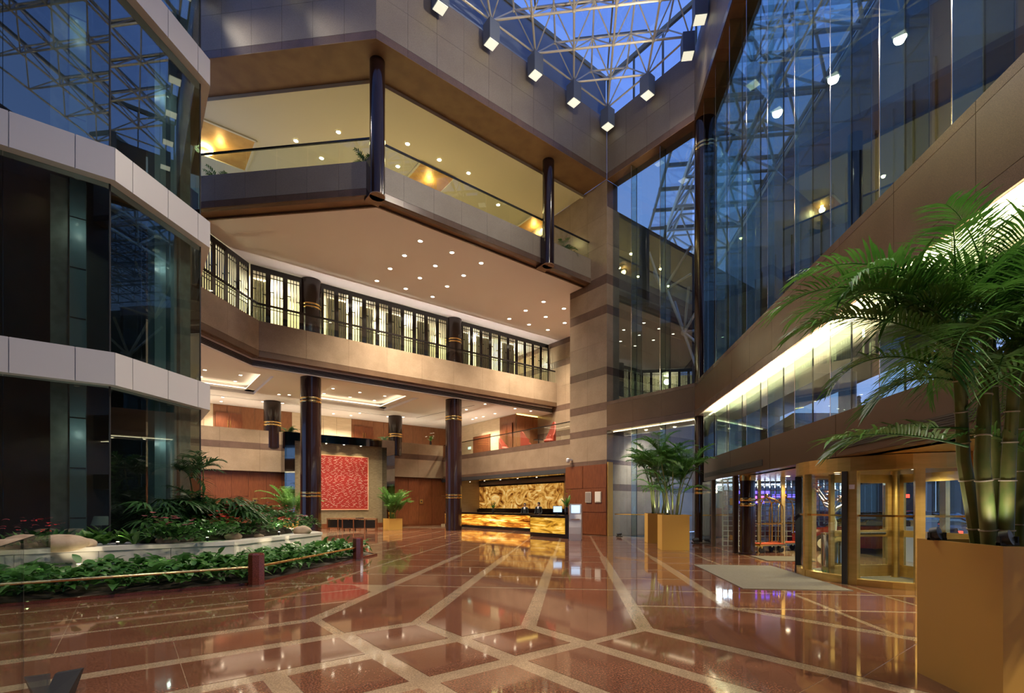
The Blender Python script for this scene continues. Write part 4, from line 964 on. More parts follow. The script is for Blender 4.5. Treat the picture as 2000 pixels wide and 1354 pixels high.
def strip(px0, px1, mt, name, off=0.0, th=0.25):
    p, q = onB(px0, nI + off), onB(px1, nI + off); return MB().prism([p, q, q + C * th, p + C * th], 0.7, 18.5).build(name, mt, tw)
strip(98, 133, 'concrete', 'concrete_pillar', 0, 0.4); strip(136, 168, 'panel_blue', 'metal_strip', -0.1)
for z in [1.3 + 1.18 * k for k in range(15)]:
    p, q = onB(136, nI - 0.112), onB(168, nI - 0.112); MB().prism([p, q, q + C * 0.01, p + C * 0.01], z, z + 0.02).build('strip_joint', 'black_matt', tw)
def strip_a(px0, px1, mt, name, dd=0.7, th=0.2):
    p, q = onA(px0, dT + dd), onA(px1, dT + dd); return MB().prism([p, q, q + D * th, p + D * th], 0.7, 18.5).build(name, mt, tw)
strip_a(302, 324, 'panel_blue', 'metal_strip'); strip_a(333, 345, 'panel_blue', 'metal_strip'); strip_a(352, 372, 'concrete', 'concrete_pillar')
cr = inner(1.5)
MB().prism([cr[0], cr[1], cr[2], cr[3], cr[3] + C * 2, cr[0] + C * 6], 0.0, 18.4).build('core', 'tower_core', tw)
MB().prism([T9 + C * 0.3, inner(0.3)[1], inner(0.3)[2], inner(0.3)[3], inner(0.3)[3] + C * 2, T9 + C * 6], 0, 0.72).build('plinth', 'granite_dark', tw)
p = onB(197, nT + 1.2)
t = root('table_lamp', 'pale table lamp standing behind the tower glass', 'lamp', v3(p, 0.72))
MB().lathe((p.x, p.y, 0.72), [(0.09, 0), (0.09, 0.03), (0.02, 0.05), (0.02, 0.42)], 14).build('base', 'steel', t, smooth=True)
MB().lathe((p.x, p.y, 1.12), [(0.20, 0), (0.14, 0.22)], 18).build('lamp_shade', 'shade', t, smooth=True)

# ================================================================== PLANTS (builders)
def leaf(b, base, d, L, W, droop=0.3, seg=4, prof=(0.25, 0.95, 1.0, 0.65, 0.0), fold=0.25, side=None):
    d = Vector(d).normalized(); sd = side or d.cross(Vector((0, 0, 1)))
    if sd.length < 1e-3: sd = Vector((1, 0, 0))
    sd.normalize(); nrm = sd.cross(d).normalized(); k = len(b.v); p = Vector(base)
    for i in range(seg + 1):
        t = i / seg; w = W * prof[min(i, len(prof) - 1)] / 2
        q = p + d * (L * t) - Vector((0, 0, 1)) * (droop * L * t * t)
        b.v += [tuple(q + sd * w + nrm * w * fold), tuple(q), tuple(q - sd * w + nrm * w * fold)]
    for i in range(seg):
        a = k + 3 * i; b.f += [(a, a + 1, a + 4, a + 3), (a + 1, a + 2, a + 5, a + 4)]
def frond(b, base, az, elev, L, droop, n=26, ll=0.42, lw=0.035, twist=0.0, rr=0.012, vee=0.6, start=0.18, rnd=random):
    pts = []; p = Vector(base); N = 14; e = elev
    h = Vector((cos(az), sin(az), 0))
    for i in range(N + 1):
        pts.append(p.copy()); t = i / N
        d = h * cos(e) + Vector((0, 0, 1)) * sin(e); p = p + d * (L / N); e -= droop / N * (0.4 + 1.2 * t)
    b.tube(pts, [rr * (1 - 0.8 * i / N) for i in range(N + 1)], 5, False)
    for s in (-1, 1):
        for i in range(n):
            t = start + (1 - start) * (i + 0.5) / n; x = t * N; k = min(int(x), N - 1); q = pts[k].lerp(pts[k + 1], x - k); tg = (pts[k + 1] - pts[k]).normalized()
            sd = tg.cross(Vector((0, 0, 1))).normalized() * s; up_ = sd.cross(tg) * s
            l = ll * (0.55 + 0.9 * sin(pi * (0.12 + 0.86 * t)) * 0.75) * rnd.uniform(0.9, 1.1)
            dr = (sd * 1.0 + tg * (0.55 + 0.5 * t) + up_ * vee * rnd.uniform(0.5, 1.1)).normalized()
            leaf(b, q, dr, l, lw, rnd.uniform(0.25, 0.5), 3, (0.45, 1.0, 0.75, 0.0), 0.3)
def palm(name, label, cat, pos, canes, frond_spec, mt='leaf_palm', group=None, seed=1):
    """canes: list of (points, radius); fronds: list of (base, az, elev, L, droop)"""
    rnd = random.Random(seed)
    t = root(name, label, cat, pos, 0, group)
    for pts, r in canes:
        c = MB().tube(pts, [r * (1.15 - 0.45 * i / (len(pts) - 1)) for i in range(len(pts))], 9).build('cane', 'cane_green', t, smooth=True)
        if r > 0.02:
            for i in range(len(pts) - 1):
                for f in (0.3, 0.8):
                    q = Vector(pts[i]).lerp(Vector(pts[i + 1]), f); dd = (Vector(pts[i + 1]) - Vector(pts[i])).normalized(); rr = r * 1.22 * (1.1 - 0.42 * (i + f) / (len(pts) - 1))
                    MB().tube([q - dd * 0.005, q + dd * 0.005], rr, 9).build('cane_ring', 'trunk_white', c, smooth=True)
    for sp in frond_spec:
        b = MB(); frond(b, *sp[:5], rnd=rnd, **sp[5]); b.build('frond', mt, t, smooth=True, angle=None)
    return t
def planter_box(c, w, h, rz, label, mt='gold_paint'):
    t = root('planter_box', label, 'planter', v3(c, 0), rz)
    b = MB(); e = 0.03
    for sx, sy, dx, dy in ((0, 1, w, e), (0, -1, w, e), (1, 0, e, w - 2 * e), (-1, 0, e, w - 2 * e)):
        R = Matrix.Rotation(rz, 2); o_ = R @ Vector((sx * (w - e) / 2, sy * (w - e) / 2)); b.box((c[0] + o_.x, c[1] + o_.y, h / 2), (dx, dy, h), rz)
    b.build('shell', mt, t)
    MB().box((c[0], c[1], h / 2 - 0.06), (w - 2 * e, w - 2 * e, h - 0.14), rz).build('soil', 'soil', t)
    return t
# ---- big palm in the golden box, front right
pc = Vector((3.89, 4.72)) - A * 0.475 - D * 0.475
planter_box(pc, 0.95, 1.285, radians(83), 'large golden square planter box close to the viewer')
rp = random.Random(11)
cn = []; fr = []
def X_(px, Y): return (px - 1000) * Y / F
for (pts, r) in (([(1915, 1060, 4.35), (1882, 900, 4.3), (1876, 780, 4.2), (1868, 660, 4.15)], 0.05), ([(1936, 1060, 4.15), (1918, 900, 4.1), (1925, 740, 4.15), (1928, 610, 4.2)], 0.052),
                 ([(1950, 1060, 4.45), (1948, 900, 4.5), (1938, 720, 4.5), (1935, 600, 4.55)], 0.04), ([(1962, 1060, 4.1), (1970, 900, 4.05), (1978, 780, 4.0), (1985, 690, 3.95)], 0.048),
                 ([(1990, 1060, 4.35), (1995, 880, 4.35), (2000, 740, 4.3), (2010, 640, 4.3)], 0.04), ([(2040, 1060, 4.1), (2060, 880, 4.1), (2080, 740, 4.05)], 0.045)):
    w3 = [Vector((X_(px, Y), Y, zat(py, Y))) for px, py, Y in pts]; w3[0].z = 1.15
    w3[0].x = min(max(w3[0].x, pc.x - 0.36), pc.x + 0.36); w3[0].y = min(max(w3[0].y, pc.y - 0.36), pc.y + 0.36)
    cn.append((w3, r)); top = w3[-1]
    for k in range(7):
        az = rp.uniform(0, 2 * pi)
        fr.append((top, az, rp.uniform(0.35, 1.3), rp.uniform(1.1, 1.6), rp.uniform(1.2, 2.4), dict(n=40, ll=0.40, lw=0.021)))
    for k in range(4):
        q = w3[-2].lerp(w3[-1], rp.uniform(-0.3, 0.7)); fr.append((q, rp.uniform(0, 2 * pi), rp.uniform(0.5, 1.0), rp.uniform(0.8, 1.1), rp.uniform(1.2, 2.0), dict(n=24, ll=0.28, lw=0.024)))
for az, el, L, dr, z_ in ((3.05, 0.62, 1.35, 1.1, 2.85), (2.75, 0.7, 1.45, 1.5, 2.95), (3.35, 0.75, 1.3, 1.4, 2.95), (2.5, 0.9, 1.5, 1.6, 3.0), (3.1, 0.25, 1.15, 0.6, 2.1), (2.6, 0.15, 1.0, 0.9, 2.25), (3.4, 0.9, 1.5, 1.9, 3.0), (2.9, 1.05, 1.6, 1.8, 3.05)):
    fr.append((Vector((3.85, 4.15, z_)), az, el, L, dr, dict(n=34, ll=0.34, lw=0.028)))
palm('areca_palm', 'tall areca palm with thick ringed canes in the large near planter', 'palm', v3(pc, 1.15), cn, fr, seed=4)
# floodlights on the planter
for px, Y, lab in ((1968, 3.9, 'round grey floodlight on the corner of the near planter'), (1830, 4.5, 'small dark floodlight at the far rim of the near planter')):
    p = Vector((X_(px, Y), Y, 1.285))
    t = root('floodlight', lab, 'floodlight', p)
    MB().tube([p + Vector((-0.02, 0.03, 0.05)), p + Vector((0.01, -0.02, 0.065))], 0.06, 18).build('housing', 'steel_dark', t, smooth=True)
    MB().box(p + Vector((0, 0, 0.01)), (0.15, 0.04, 0.02)).build('bracket', 'black_matt', t)
    lamp('flood_beam', 'SPOT', p + Vector((0, 0, 0.14)), 8, (1, 0.95, 0.8), t, 0.04, spot=130, blend=0.8, rot=(Vector((3.9, 4.6, 4.0)) - p).to_track_quat('-Z', 'Y').to_euler())
    for s in (-1, 1): MB().box(p + Vector((s * 0.07, 0, 0.035)), (0.01, 0.03, 0.07)).build('bracket_arm', 'black_matt', t)
# ---- two planters in front of the glass wall
def mid_palm(c, h, seed, label, spread=1.5, nc=11, box_h=1.27):
    r_ = random.Random(seed); cn = []; fr = []
    for k in range(nc):
        x, y = c[0] + r_.uniform(-0.28, 0.28), c[1] + r_.uniform(-0.28, 0.28); a_ = atan2(y - c[1], x - c[0]); l = r_.uniform(0.25, 0.6); hh = box_h + (h - box_h) * r_.uniform(0.35, 0.66)
        pts = [Vector((x, y, box_h - 0.12)), Vector((x + l * 0.3 * cos(a_), y + l * 0.3 * sin(a_), box_h + (hh - box_h) * 0.5)), Vector((x + l * cos(a_), y + l * sin(a_), hh))]
        cn.append((pts, 0.02))
        for j in range(6): fr.append((pts[2], r_.uniform(0, 2 * pi), r_.uniform(0.8, 1.4), r_.uniform(0.6, 0.9) * spread, r_.uniform(0.9, 1.9), dict(n=30, ll=0.34, lw=0.032, rr=0.01)))
        fr.append((pts[1], r_.uniform(0, 2 * pi), r_.uniform(0.5, 1.1), 0.7 * spread, 1.4, dict(n=14, ll=0.26, lw=0.045, rr=0.008)))
    palm('areca_palm', label, 'palm', v3(c, box_h - 0.12), cn, fr, seed=seed)
c1_ = Vector((5.39, 17.65)) + A * 0.475 - D * 0.475
c2_ = Vector((5.8, 21.0)) + A * 0.475 - D * 0.475
planter_box(c1_, 0.95, 1.27, radians(83), 'golden square planter box in front of the glass wall, nearer of two')
planter_box(c2_, 0.95, 1.27, radians(83), 'golden square planter box behind the nearer one by the glass wall')
for c, lab in ((c1_, 'nearer'), (c2_, 'farther')):  # spotlights added in both boxes to brighten the palms
    q = v3(c - A * 0.3 + D * 0.25, 1.2); t = root('spike_light', 'added small spotlight brightening the palm of the %s golden planter' % lab, 'spotlight', q)
    MB().lathe(q, [(0.02, 0), (0.02, 0.05), (0.045, 0.06), (0.045, 0.12)], 12).build('housing', 'black_matt', t); lamp('spike_lamp', 'SPOT', q + Vector((0, 0, 0.16)), 70, (1, 0.97, 0.85), t, 0.04, spot=130, rot=UP)
mid_palm(c1_, 4.5, 21, 'tall areca palm in the nearer golden planter by the glass wall')
mid_palm(c2_, 4.6, 22, 'slender areca palm in the farther golden planter by the glass wall')
# ---- two planters beside the artwork
for px, Y, sd, lab in ((574, 29.5, 31, 'left of the artwork behind the tall column'), (767, 33.0, 32, 'right of the artwork')):
    c = Vector((X_(px, Y), Y)); planter_box(c, 0.95, 0.74, radians(38), 'low golden planter box ' + lab)
    r_ = random.Random(sd); fr = [(v3(c + Vector((r_.uniform(-.2, .2), r_.uniform(-.2, .2))), 0.68), r_.uniform(0, 6.28), r_.uniform(1.05, 1.5), r_.uniform(1.7, 2.8), r_.uniform(0.6, 1.7), dict(n=20, ll=0.42, lw=0.055, start=0.35, rr=0.014)) for _ in range(32)]
    palm('areca_palm', 'bushy light green palm in the low planter ' + lab, 'palm', v3(c, 0.66), [], fr, 'leaf_light', seed=sd)

# ================================================================== RAISED PLANTER
PD, PNn = 8.0, 13.3
R1 = BN(PNn - PD * R2, PNn); R2p = onA(628, PD); aR2 = toAD(R2p)[0]
HP = 0.75
R0 = R1 - B * 7.4; R3 = R2p + C * 5
pb = MB().prism([R0 + C * 0.35, BN(PNn + 0.35 - (PD + 0.35) * R2, PNn + 0.35), AD(aR2 - 0.3, PD + 0.35), AD(aR2 - 0.3, PD + 0.35) + C * 4.4, T1 + C * 3.4 - B * 0.5, T1 + C * 3.2 - B * 3, R0 + C * 4.2], 0.2, HP - 0.03)
pl = root('raised_planter', 'long raised planter walled in white marble around the lift tower', 'planter', v3(R1, 0))
pb.build('gravel_bed', 'pebble_white', pl)
MB().seg(R0, R1, 0.04, 0.4, 0, HP - 0.06).seg(R1, R2p, 0.04, 0.4, 0, HP - 0.06).seg(R2p, R3, 0.04, 0.4, 0, HP - 0.06).build('core_wall', 'granite_dark', pl)
for p, q, w in ((R0, R1, 1.33), (R1, R2p, 1.05), (R2p, R3, 1.2)):
    d = (q - p).normalized(); L = (q - p).length; n = round(L / w); nn = Vector((-d.y, d.x))
    for i in range(n): piece('marble_panel', (L / n - 0.008, 0.04, HP - 0.1), v3(p + d * L * (i + 0.5) / n + nn * 0.02, (HP - 0.1) / 2), atan2(d.y, d.x), 'marble_white', pl)
def off_in(e): return [R0 + C * e, BN(PNn + e - (PD + e) * R2, PNn + e), AD(aR2 + 0.0 - e * 0.4, PD + e), AD(aR2 - e * 0.4, PD + e) + C * 4.6]
o1, o2 = off_in(-0.03), off_in(0.36)
for i in range(3): MB().prism([o1[i], o1[i + 1], o2[i + 1], o2[i]], HP - 0.09, HP).build('coping', 'marble_white', pl)
# low planting bed with kerb, posts and brass rail
RN, RD = 11.05, 6.28
Q0 = BN(RN - RD * R2, RN)
bedEnd = AD(15.3, RD)
kerb = MB()
k0 = Q0 - B * 8
for p, q in ((k0, Q0), (Q0, bedEnd), (bedEnd, bedEnd + C * 2.6)): kerb.seg(p, q, 0.0, 0.08, 0, 0.05)
kb = kerb.build('kerb', 'granite_red_post', label='low red granite kerb around the leafy planting bed', cat='kerb')
MB().prism([k0 + C * 0.08, BN(RN + .08 - (RD + .08) * R2, RN + 0.08), bedEnd + D * 0.08 - A * 0.1, bedEnd + C * 2.3, AD(toAD(R2p)[0], PD - 0.02), R1 - C * 0.02, R0 - C * 0.02], 0.001, 0.035).build('soil', 'soil', kb)
P1p = Vector((-5.15, 9.85)); P2p = Vector((-4.53, 14.5))
P1p = AD(toAD(P1p)[0], RD); P2p = AD(toAD(P2p)[0], RD); P0p = P1p - B * 6.2
rl = root('brass_rail', 'polished brass rail in front of the leafy planting bed', 'rail', v3(P1p, 0.37))
for p, q in ((P0p, P1p), (P1p, P2p)): MB().tube([v3(p, 0.375), v3(q, 0.375)], 0.026, 12).build('rail_tube', 'brass', rl, smooth=True)
for p, rz, lab in ((P1p, 0.4, 'red granite post with brass rail, nearer the viewer'), (P2p, 0.4, 'red granite post with brass rail at the far end of the bed'), (P0p, 0.4, 'red granite post at the near end of the brass rail')):
    t = root('rail_post', lab, 'post', v3(p, 0), rz)
    MB().lathe((p.x, p.y, 0), [(0.155, 0.0), (0.155, 0.62), (0.135, 0.65)], 8).build('shaft', 'granite_red_post', t)
    MB().lathe((p.x, p.y, 0), [(0.165, 0.0), (0.165, 0.03)], 8).build('foot', 'granite_dark', t)
# pothos plants
def plant_mesh(kind, seed):
    r = random.Random(seed); b = MB()
    if kind == 'pothos':
        for k in range(15):
            az = r.uniform(0, 6.28); el = r.uniform(0.2, 1.1); h = r.uniform(0.1, 0.34); R_ = r.uniform(0.02, 0.16); base = Vector((R_ * cos(az), R_ * sin(az), h))
            leaf(b, base, (cos(az) * cos(el), sin(az) * cos(el), sin(el)), r.uniform(0.15, 0.24), r.uniform(0.09, 0.14), r.uniform(0.3, 0.9), 4, (0.5, 1.0, 0.85, 0.45, 0.0))
    elif kind == 'nest_fern':
        for k in range(22):
            az = r.uniform(0, 6.28); el = r.uniform(0.6, 1.3); L = r.uniform(0.4, 0.62)
            leaf(b, (0.03 * cos(az), 0.03 * sin(az), 0.02), (cos(az) * cos(el), sin(az) * cos(el), sin(el)), L, 0.11, r.uniform(0.2, 0.5), 5, (0.35, 0.8, 1.0, 0.9, 0.55, 0.0), 0.35)
    elif kind == 'bush':
        for k in range(46):
            az = r.uniform(0, 6.28); el = r.uniform(-0.1, 1.2); R_ = r.uniform(0.05, 0.26); h = 0.05 + 0.34 * (1 - (R_ / 0.3) ** 2) * r.uniform(0.5, 1)
            leaf(b, (R_ * cos(az), R_ * sin(az), h), (cos(az) * cos(el), sin(az) * cos(el), sin(el)), r.uniform(0.09, 0.15), r.uniform(0.05, 0.085), 0.4, 3, (0.5, 1.0, 0.6, 0.0))
    elif kind == 'dracaena':
        for k in range(26):
            az = r.uniform(0, 6.28); el = r.uniform(0.2, 1.4); leaf(b, (0, 0, r.uniform(0.02, 0.2)), (cos(az) * cos(el), sin(az) * cos(el), sin(el)), r.uniform(0.3, 0.5), 0.045, r.uniform(0.3, 0.8), 5, (0.6, 1, 1, 0.8, 0.5, 0))
    elif kind == 'fan':
        for k in range(9):
            az = r.uniform(0, 6.28); el = r.uniform(0.3, 1.2); st = Vector((cos(az) * cos(el), sin(az) * cos(el), sin(el))) * r.uniform(0.35, 0.65)
            b.tube([(0, 0, 0), st], 0.008, 4, False)
            for m in range(9):
                a2 = az + (m - 4) * 0.3; leaf(b, st, (cos(a2), sin(a2), r.uniform(-0.1, 0.4)), r.uniform(0.25, 0.4), 0.05, 0.5, 3, (0.5, 1, 0.7, 0))
    elif kind == 'flowers':
        for k in range(9):
            az = r.uniform(0, 6.28); R_ = r.uniform(0.02, 0.26); h = r.uniform(0.30, 0.46); c = Vector((R_ * cos(az), R_ * sin(az), h))
            for m in range(5): a2 = m * 1.257 + az; leaf(b, c, (cos(a2), sin(a2), 0.5), 0.055, 0.05, 0.2, 2, (0.6, 1.0, 0.0))
    elif kind == 'spathe':
        for k in range(5):
            az = r.uniform(0, 6.28); R_ = r.uniform(0.05, 0.25); h = r.uniform(0.42, 0.62); leaf(b, (R_ * cos(az), R_ * sin(az), h), (cos(az), sin(az), 0.5), 0.13, 0.10, 0.5, 4, (0.5, 1.0, 0.85, 0.45, 0.0))
    return b
PM = {}
def place(kind, name, part, mt, variants, spots, label, cat, group, scale=1.0, flowers=None, labels=None):
    r = random.Random(sum(map(ord, label)))
    for idx, (x, y, z) in enumerate(spots):
        v = r.randrange(variants); key = (kind, v, mt)
        if key not in PM:
            b = plant_mesh(kind, v * 13 + 5); me = bpy.data.meshes.new(part); me.from_pydata(b.v, [], b.f); me.shade_smooth(); me.materials.append(MATS[mt]); PM[key] = me
        o = bpy.data.objects.new(name, PM[key]); COL.objects.link(o); s = scale * r.uniform(0.85, 1.2)
        o.location = (x, y, z); o.rotation_euler = (r.uniform(-.08, .08), r.uniform(-.08, .08), r.uniform(0, 6.28)); o.scale = (s, s, s)
        tag(o, labels[idx] if labels else label, cat, group)
        if flowers:
            fk, fm = flowers[idx % len(flowers)] if isinstance(flowers, list) else flowers; key = (fk, v, fm)
            if key not in PM:
                b = plant_mesh(fk, v * 13 + 6); me = bpy.data.meshes.new('blooms'); me.from_pydata(b.v, [], b.f); me.shade_smooth(); me.materials.append(MATS[fm]); PM[key] = me
            q = bpy.data.objects.new('blooms', PM[key]); COL.objects.link(q); q.parent = o
rs = random.Random(8)
sp = []
for k in range(2500):                               # bed along the near facet
    b_, n_ = rs.uniform(-7.5, 2.2), rs.uniform(RN + 0.12, PNn - 0.12)
    if (n_ - b_) / R2 < RD + 0.2: continue
    p = BN(b_, n_)
    if toAD(p)[1] < PD - 0.1 or n_ < PNn - 0.1:
        if all((p.x - q[0]) ** 2 + (p.y - q[1]) ** 2 > 0.245 ** 2 for q in sp) and p.y > 5.5 and p.x > -10.5: sp.append((p.x, p.y, 0.03))
for k in range(2000):
    a_, d_ = rs.uniform(9.2, 15.0), rs.uniform(RD + 0.2, PD - 0.1)
    p = AD(a_, d_)
    if toBN(p)[1] < RN + 0.2: continue
    if all((p.x - q[0]) ** 2 + (p.y - q[1]) ** 2 > 0.245 ** 2 for q in sp): sp.append((p.x, p.y, 0.03))
place('pothos', 'pothos_plant', 'leaves', 'leaf', 5, sp[:298], 'low heart leaved green plant in the bed behind the brass rail', 'plant', 'heart leaved plants behind the brass rail', 1.25)
# small lights low in the bed that wash the marble
bl_ = [(BN(2.05 - 1.25 * k - 0.3, PNn - 0.62)) for k in range(1, 6)] + [AD(toAD(R1)[0] + 0.35 + 1.05 * k, PD - 0.5) for k in range(4)]
for k, p in enumerate(bl_):
    t = root('bed_light', 'small brass spotlight low among the leaves of the bed', 'spotlight', v3(p, 0.035), 0, 'small lights in the planting bed')
    MB().lathe((p.x, p.y, 0.035), [(0.012, 0), (0.012, 0.14), (0.04, 0.16), (0.04, 0.22)], 12).build('housing', 'brass', t, smooth=True); MB().lathe((p.x, p.y, 0.255), [(0.034, 0), (0.034, 0.004)], 12).build('lens', 'lens_warm', t)
    lamp('bed_lamp', 'SPOT', (p.x, p.y, 0.29), 26, (1, 0.86, 0.62), t, 0.03, spot=160, blend=0.6, rot=UP)
# planting of the raised planter
zs = HP - 0.03
def PP(px, Y): return (X_(px, Y), Y, zs)
def PM_(px, Y): x = X_(px, Y); return (x, Y, zs + 0.9 * mound((x, Y)))
nest = [PP(178, 10.75), PP(205, 10.9), PP(238, 11.1), PP(262, 11.0), PP(288, 11.4), PP(150, 10.6), PP(300, 11.9)]
place('nest_fern', 'nest_fern', 'leaves', 'leaf_light', 3, nest, 'bright green broad leaved fern before the tower glass', 'fern', 'broad leaved ferns in the raised planter', 0.95)
place('dracaena', 'spider_plant', 'leaves', 'leaf_light', 2, [PP(140, 10.35), PP(157, 10.45), PP(75, 9.95)], 'pale grassy plant beside the planter rocks', 'plant', 'grassy plants beside the rocks', 0.8)
place('nest_fern', 'anthurium', 'leaves', 'leaf', 3, [PP(22, 9.75), PP(50, 9.9), PP(90, 10.1), PP(105, 10.3)], 'dark green anthurium with red flowers behind the rocks', 'plant', 'red anthuriums behind the rocks', 0.85, ('spathe', 'flower_red'))
MAc, MDc = 13.1, PD + 1.95
def mound(p):
    a_, d_ = toAD(p); return 0.44 * sqrt(max(0.0, 1 - ((a_ - MAc) / 3.0) ** 2 - ((d_ - MDc) / 1.3) ** 2))
mp_ = AD(MAc, MDc); MB().blob(v3(mp_, zs), (5.6, 2.4, 0.74), 24, 12, 0.0, radians(83)).build('soil_mound', 'soil', pl, smooth=True)
bush = []
for k in range(1500):
    a_, d_ = rs.uniform(9.6, 15.6), rs.uniform(PD + 0.55, dT - 0.15)
    p = AD(a_, d_); px = 1000 + F * p.x / p.y
    if a_ > toAD(T1)[0] + 0.4: d_ = rs.uniform(PD + 0.55, PD + 2.4); p = AD(a_, d_); px = 1000 + F * p.x / p.y
    if px < 300 or px > 618: continue
    if all((p.x - q[0]) ** 2 + (p.y - q[1]) ** 2 > 0.29 ** 2 for q in bush): bush.append((p.x, p.y, zs + mound(p)))
place('bush', 'begonia_bush', 'leaves', 'leaf', 4, bush, 'small leafy bush in the flowering mound of the raised planter', 'bush', 'flowering bushes in the raised planter', 1.3, [('flowers', 'flower_pink'), ('bush', 'leaf_dark'), ('flowers', 'flower_red'), ('bush', 'leaf_dark')])
place('fan', 'fan_plant', 'leaves', 'leaf_dark', 3, [PM_(330, 12.3), PM_(352, 12.8), PM_(375, 13.4), PM_(430, 13.6), PM_(460, 13.9), PM_(320, 11.9), PM_(445, 13.2)], 'dark finger leaved plant below the small palm', 'plant', 'fingered plants in the raised planter', 1.3)
c = Vector(PP(395, 13.0)[:2]); r_ = random.Random(77); fr = []; cn = []
for k in range(7):
    a_ = r_.uniform(0, 6.28); l = r_.uniform(0.1, 0.5); hh = r_.uniform(1.4, 2.7); pts = [v3(c, zs), v3(c + Vector((cos(a_), sin(a_))) * l * 0.5, (zs + hh) / 2), v3(c + Vector((cos(a_), sin(a_))) * l, hh)]
    cn.append((pts, 0.018))
    for j in range(6): fr.append((pts[2], r_.uniform(0, 6.28), r_.uniform(0.1, 1.2), r_.uniform(0.45, 0.8), r_.uniform(0.9, 1.8), dict(n=11, ll=0.30, lw=0.045, rr=0.008)))
palm('lady_palm', 'dark leafy small palm standing against the tower glass in the raised planter', 'palm', v3(c, zs), cn, fr, 'leaf_dark', seed=78)
for px, Y, dx, dy, dz, lab in ((45, 9.45, 0.75, 0.45, 0.36, 'long brown boulder leaning among red flowers'), (115, 9.75, 0.95, 0.6, 0.34, 'broad flat brown boulder on the white gravel'), (165, 10.15, 0.42, 0.3, 0.24, 'rounded rock beside the broad boulder'),
                               (55, 9.1, 0.18, 0.15, 0.16, 'small stone at the edge of the gravel, nearest the viewer'), (315, 11.4, 0.26, 0.2, 0.18, 'small upright stone, leftmost of the middle group'), (335, 11.45, 0.34, 0.22, 0.18, 'oval stone in the middle group'), (360, 11.7, 0.42, 0.3, 0.22, 'largest stone of the middle group'),
                               (455, 12.7, 0.42, 0.26, 0.22, 'single pale oval stone near the planter bend'), (505, 13.5, 0.25, 0.18, 0.12, 'flat stone half hidden under flowers'), (590, 15.0, 0.55, 0.4, 0.3, 'grey brown rock at the far end of the planter'), (525, 14.9, 0.4, 0.3, 0.7, 'pale rock rising behind the pink flowers'), (20, 9.2, 1.2, 0.5, 0.3, 'wide brown slab of rock at the picture edge')):
    x, y, z = PP(px, Y); MB().blob((x, y, zs + dz * 0.38), (dx, dy, dz), 14, 9, 0.08, rs.uniform(0, 0.6), seed=px).build('rock', 'rock', label=lab, cat='rock', group='rocks in the raised planter', smooth=True, angle=None)
for px, Y, e, lab in ((405, 12.1, 70, 'middle of the planting'), (230, 10.6, 35, 'ferns'), (545, 14.6, 30, 'far flowers')):     # planter spotlights hidden among leaves
    x, y, z = PP(px, Y); t = root('spike_light', 'small garden spotlight hidden among the plants near the ' + lab, 'spotlight', (x, y, zs), 0)
    MB().lathe((x, y, zs), [(0.02, 0), (0.02, 0.05), (0.03, 0.06), (0.03, 0.1)], 12).build('housing', 'black_matt', t)
    MB().lathe((x, y, zs + 0.1), [(0.027, 0), (0.027, 0.004)], 12).build('lens', 'lens_warm', t)
    lamp('spike_lamp', 'SPOT', (x, y, zs + 0.14), e, (0.95, 1.0, 0.75), t, 0.04, spot=120, rot=UP)
# ---- glass screen and black foot at the left edge
g0 = Vector((-3.67, 3.9)); gd = -C
t = root('glass_screen', 'frameless glass balustrade standing at the left picture edge', 'glass screen', v3(g0, 0))
for s0, s1 in ((0.0, 1.27), (1.28, 2.6)): MB().seg(g0 + gd * s0, g0 + gd * s1, -0.006, 0.006, 0.02, 1.40).build('pane', 'glass_rail', t)
MB().seg(g0, g0 + gd * 2.6, -0.03, 0.03, 0.0, 0.05).build('floor_channel', 'steel_dark', t)
MB().seg(g0 + gd * 1.27, g0 + gd * 1.28, -0.006, 0.006, 0.02, 1.40).build('joint', 'black_matt', t)
w = Vector((-3.78, 4.14, 0))
b = MB(); R = Matrix.Rotation(radians(20), 3, 'Z')
b.add([w + R @ Vector((v[0] * 0.6, v[1] * 0.6, v[2] * 0.62)) for v in ((-0.16, -0.2, 0), (0.10, -0.2, 0), (0.10, 0.1, 0), (-0.16, 0.1, 0), (-0.10, 0.02, 0.30), (0.20, 0.02, 0.33), (0.20, 0.10, 0.33), (-0.10, 0.10, 0.30))], [(3, 2, 1, 0), (4, 5, 6, 7), (0, 1, 5, 4), (1, 2, 6, 5), (2, 3, 7, 6), (3, 0, 4, 7)])
b.build('black_uplight', 'black_matt', label='black wedge shaped floor fitting beside the glass screen', cat='floor light')

# ================================================================== ARTWORK PORTAL
NF, NBk = 33.8, 34.72
pL, pR = bcol(556, NF), bcol(771, NF)
po = root('mirror_portal', 'tall dark mirror portal framing the red artwork wall', 'portal', v3(BN((pL + pR) / 2, NF), 0))
for b0, b1 in ((pL, pL + 0.62), (pR - 0.62, pR)):
    for z0, z1 in ((0, 1.6), (1.6, 3.2), (3.2, 4.8), (4.8, 5.82)): MB().prism([BN(b0, NF), BN(b1, NF), BN(b1, NBk), BN(b0, NBk)], z0 + 0.004, z1 - 0.004).build('mirror_panel', 'mirror_dark', po)
nn_ = 5
for k in range(nn_):
    b0 = pL + (pR - pL) * k / nn_; b1 = pL + (pR - pL) * (k + 1) / nn_
    MB().prism([BN(b0 + 0.004, NF), BN(b1 - 0.004, NF), BN(b1 - 0.004, NBk), BN(b0 + 0.004, NBk)], 5.82, 6.36).build('mirror_panel', 'mirror_dark', po)
MB().prism([BN(pL + 0.62, NBk - 0.1), BN(pR - 0.62, NBk - 0.1), BN(pR - 0.62, NBk), BN(pL + 0.62, NBk)], 0, 5.82).build('back_panel', 'art_wall', po)
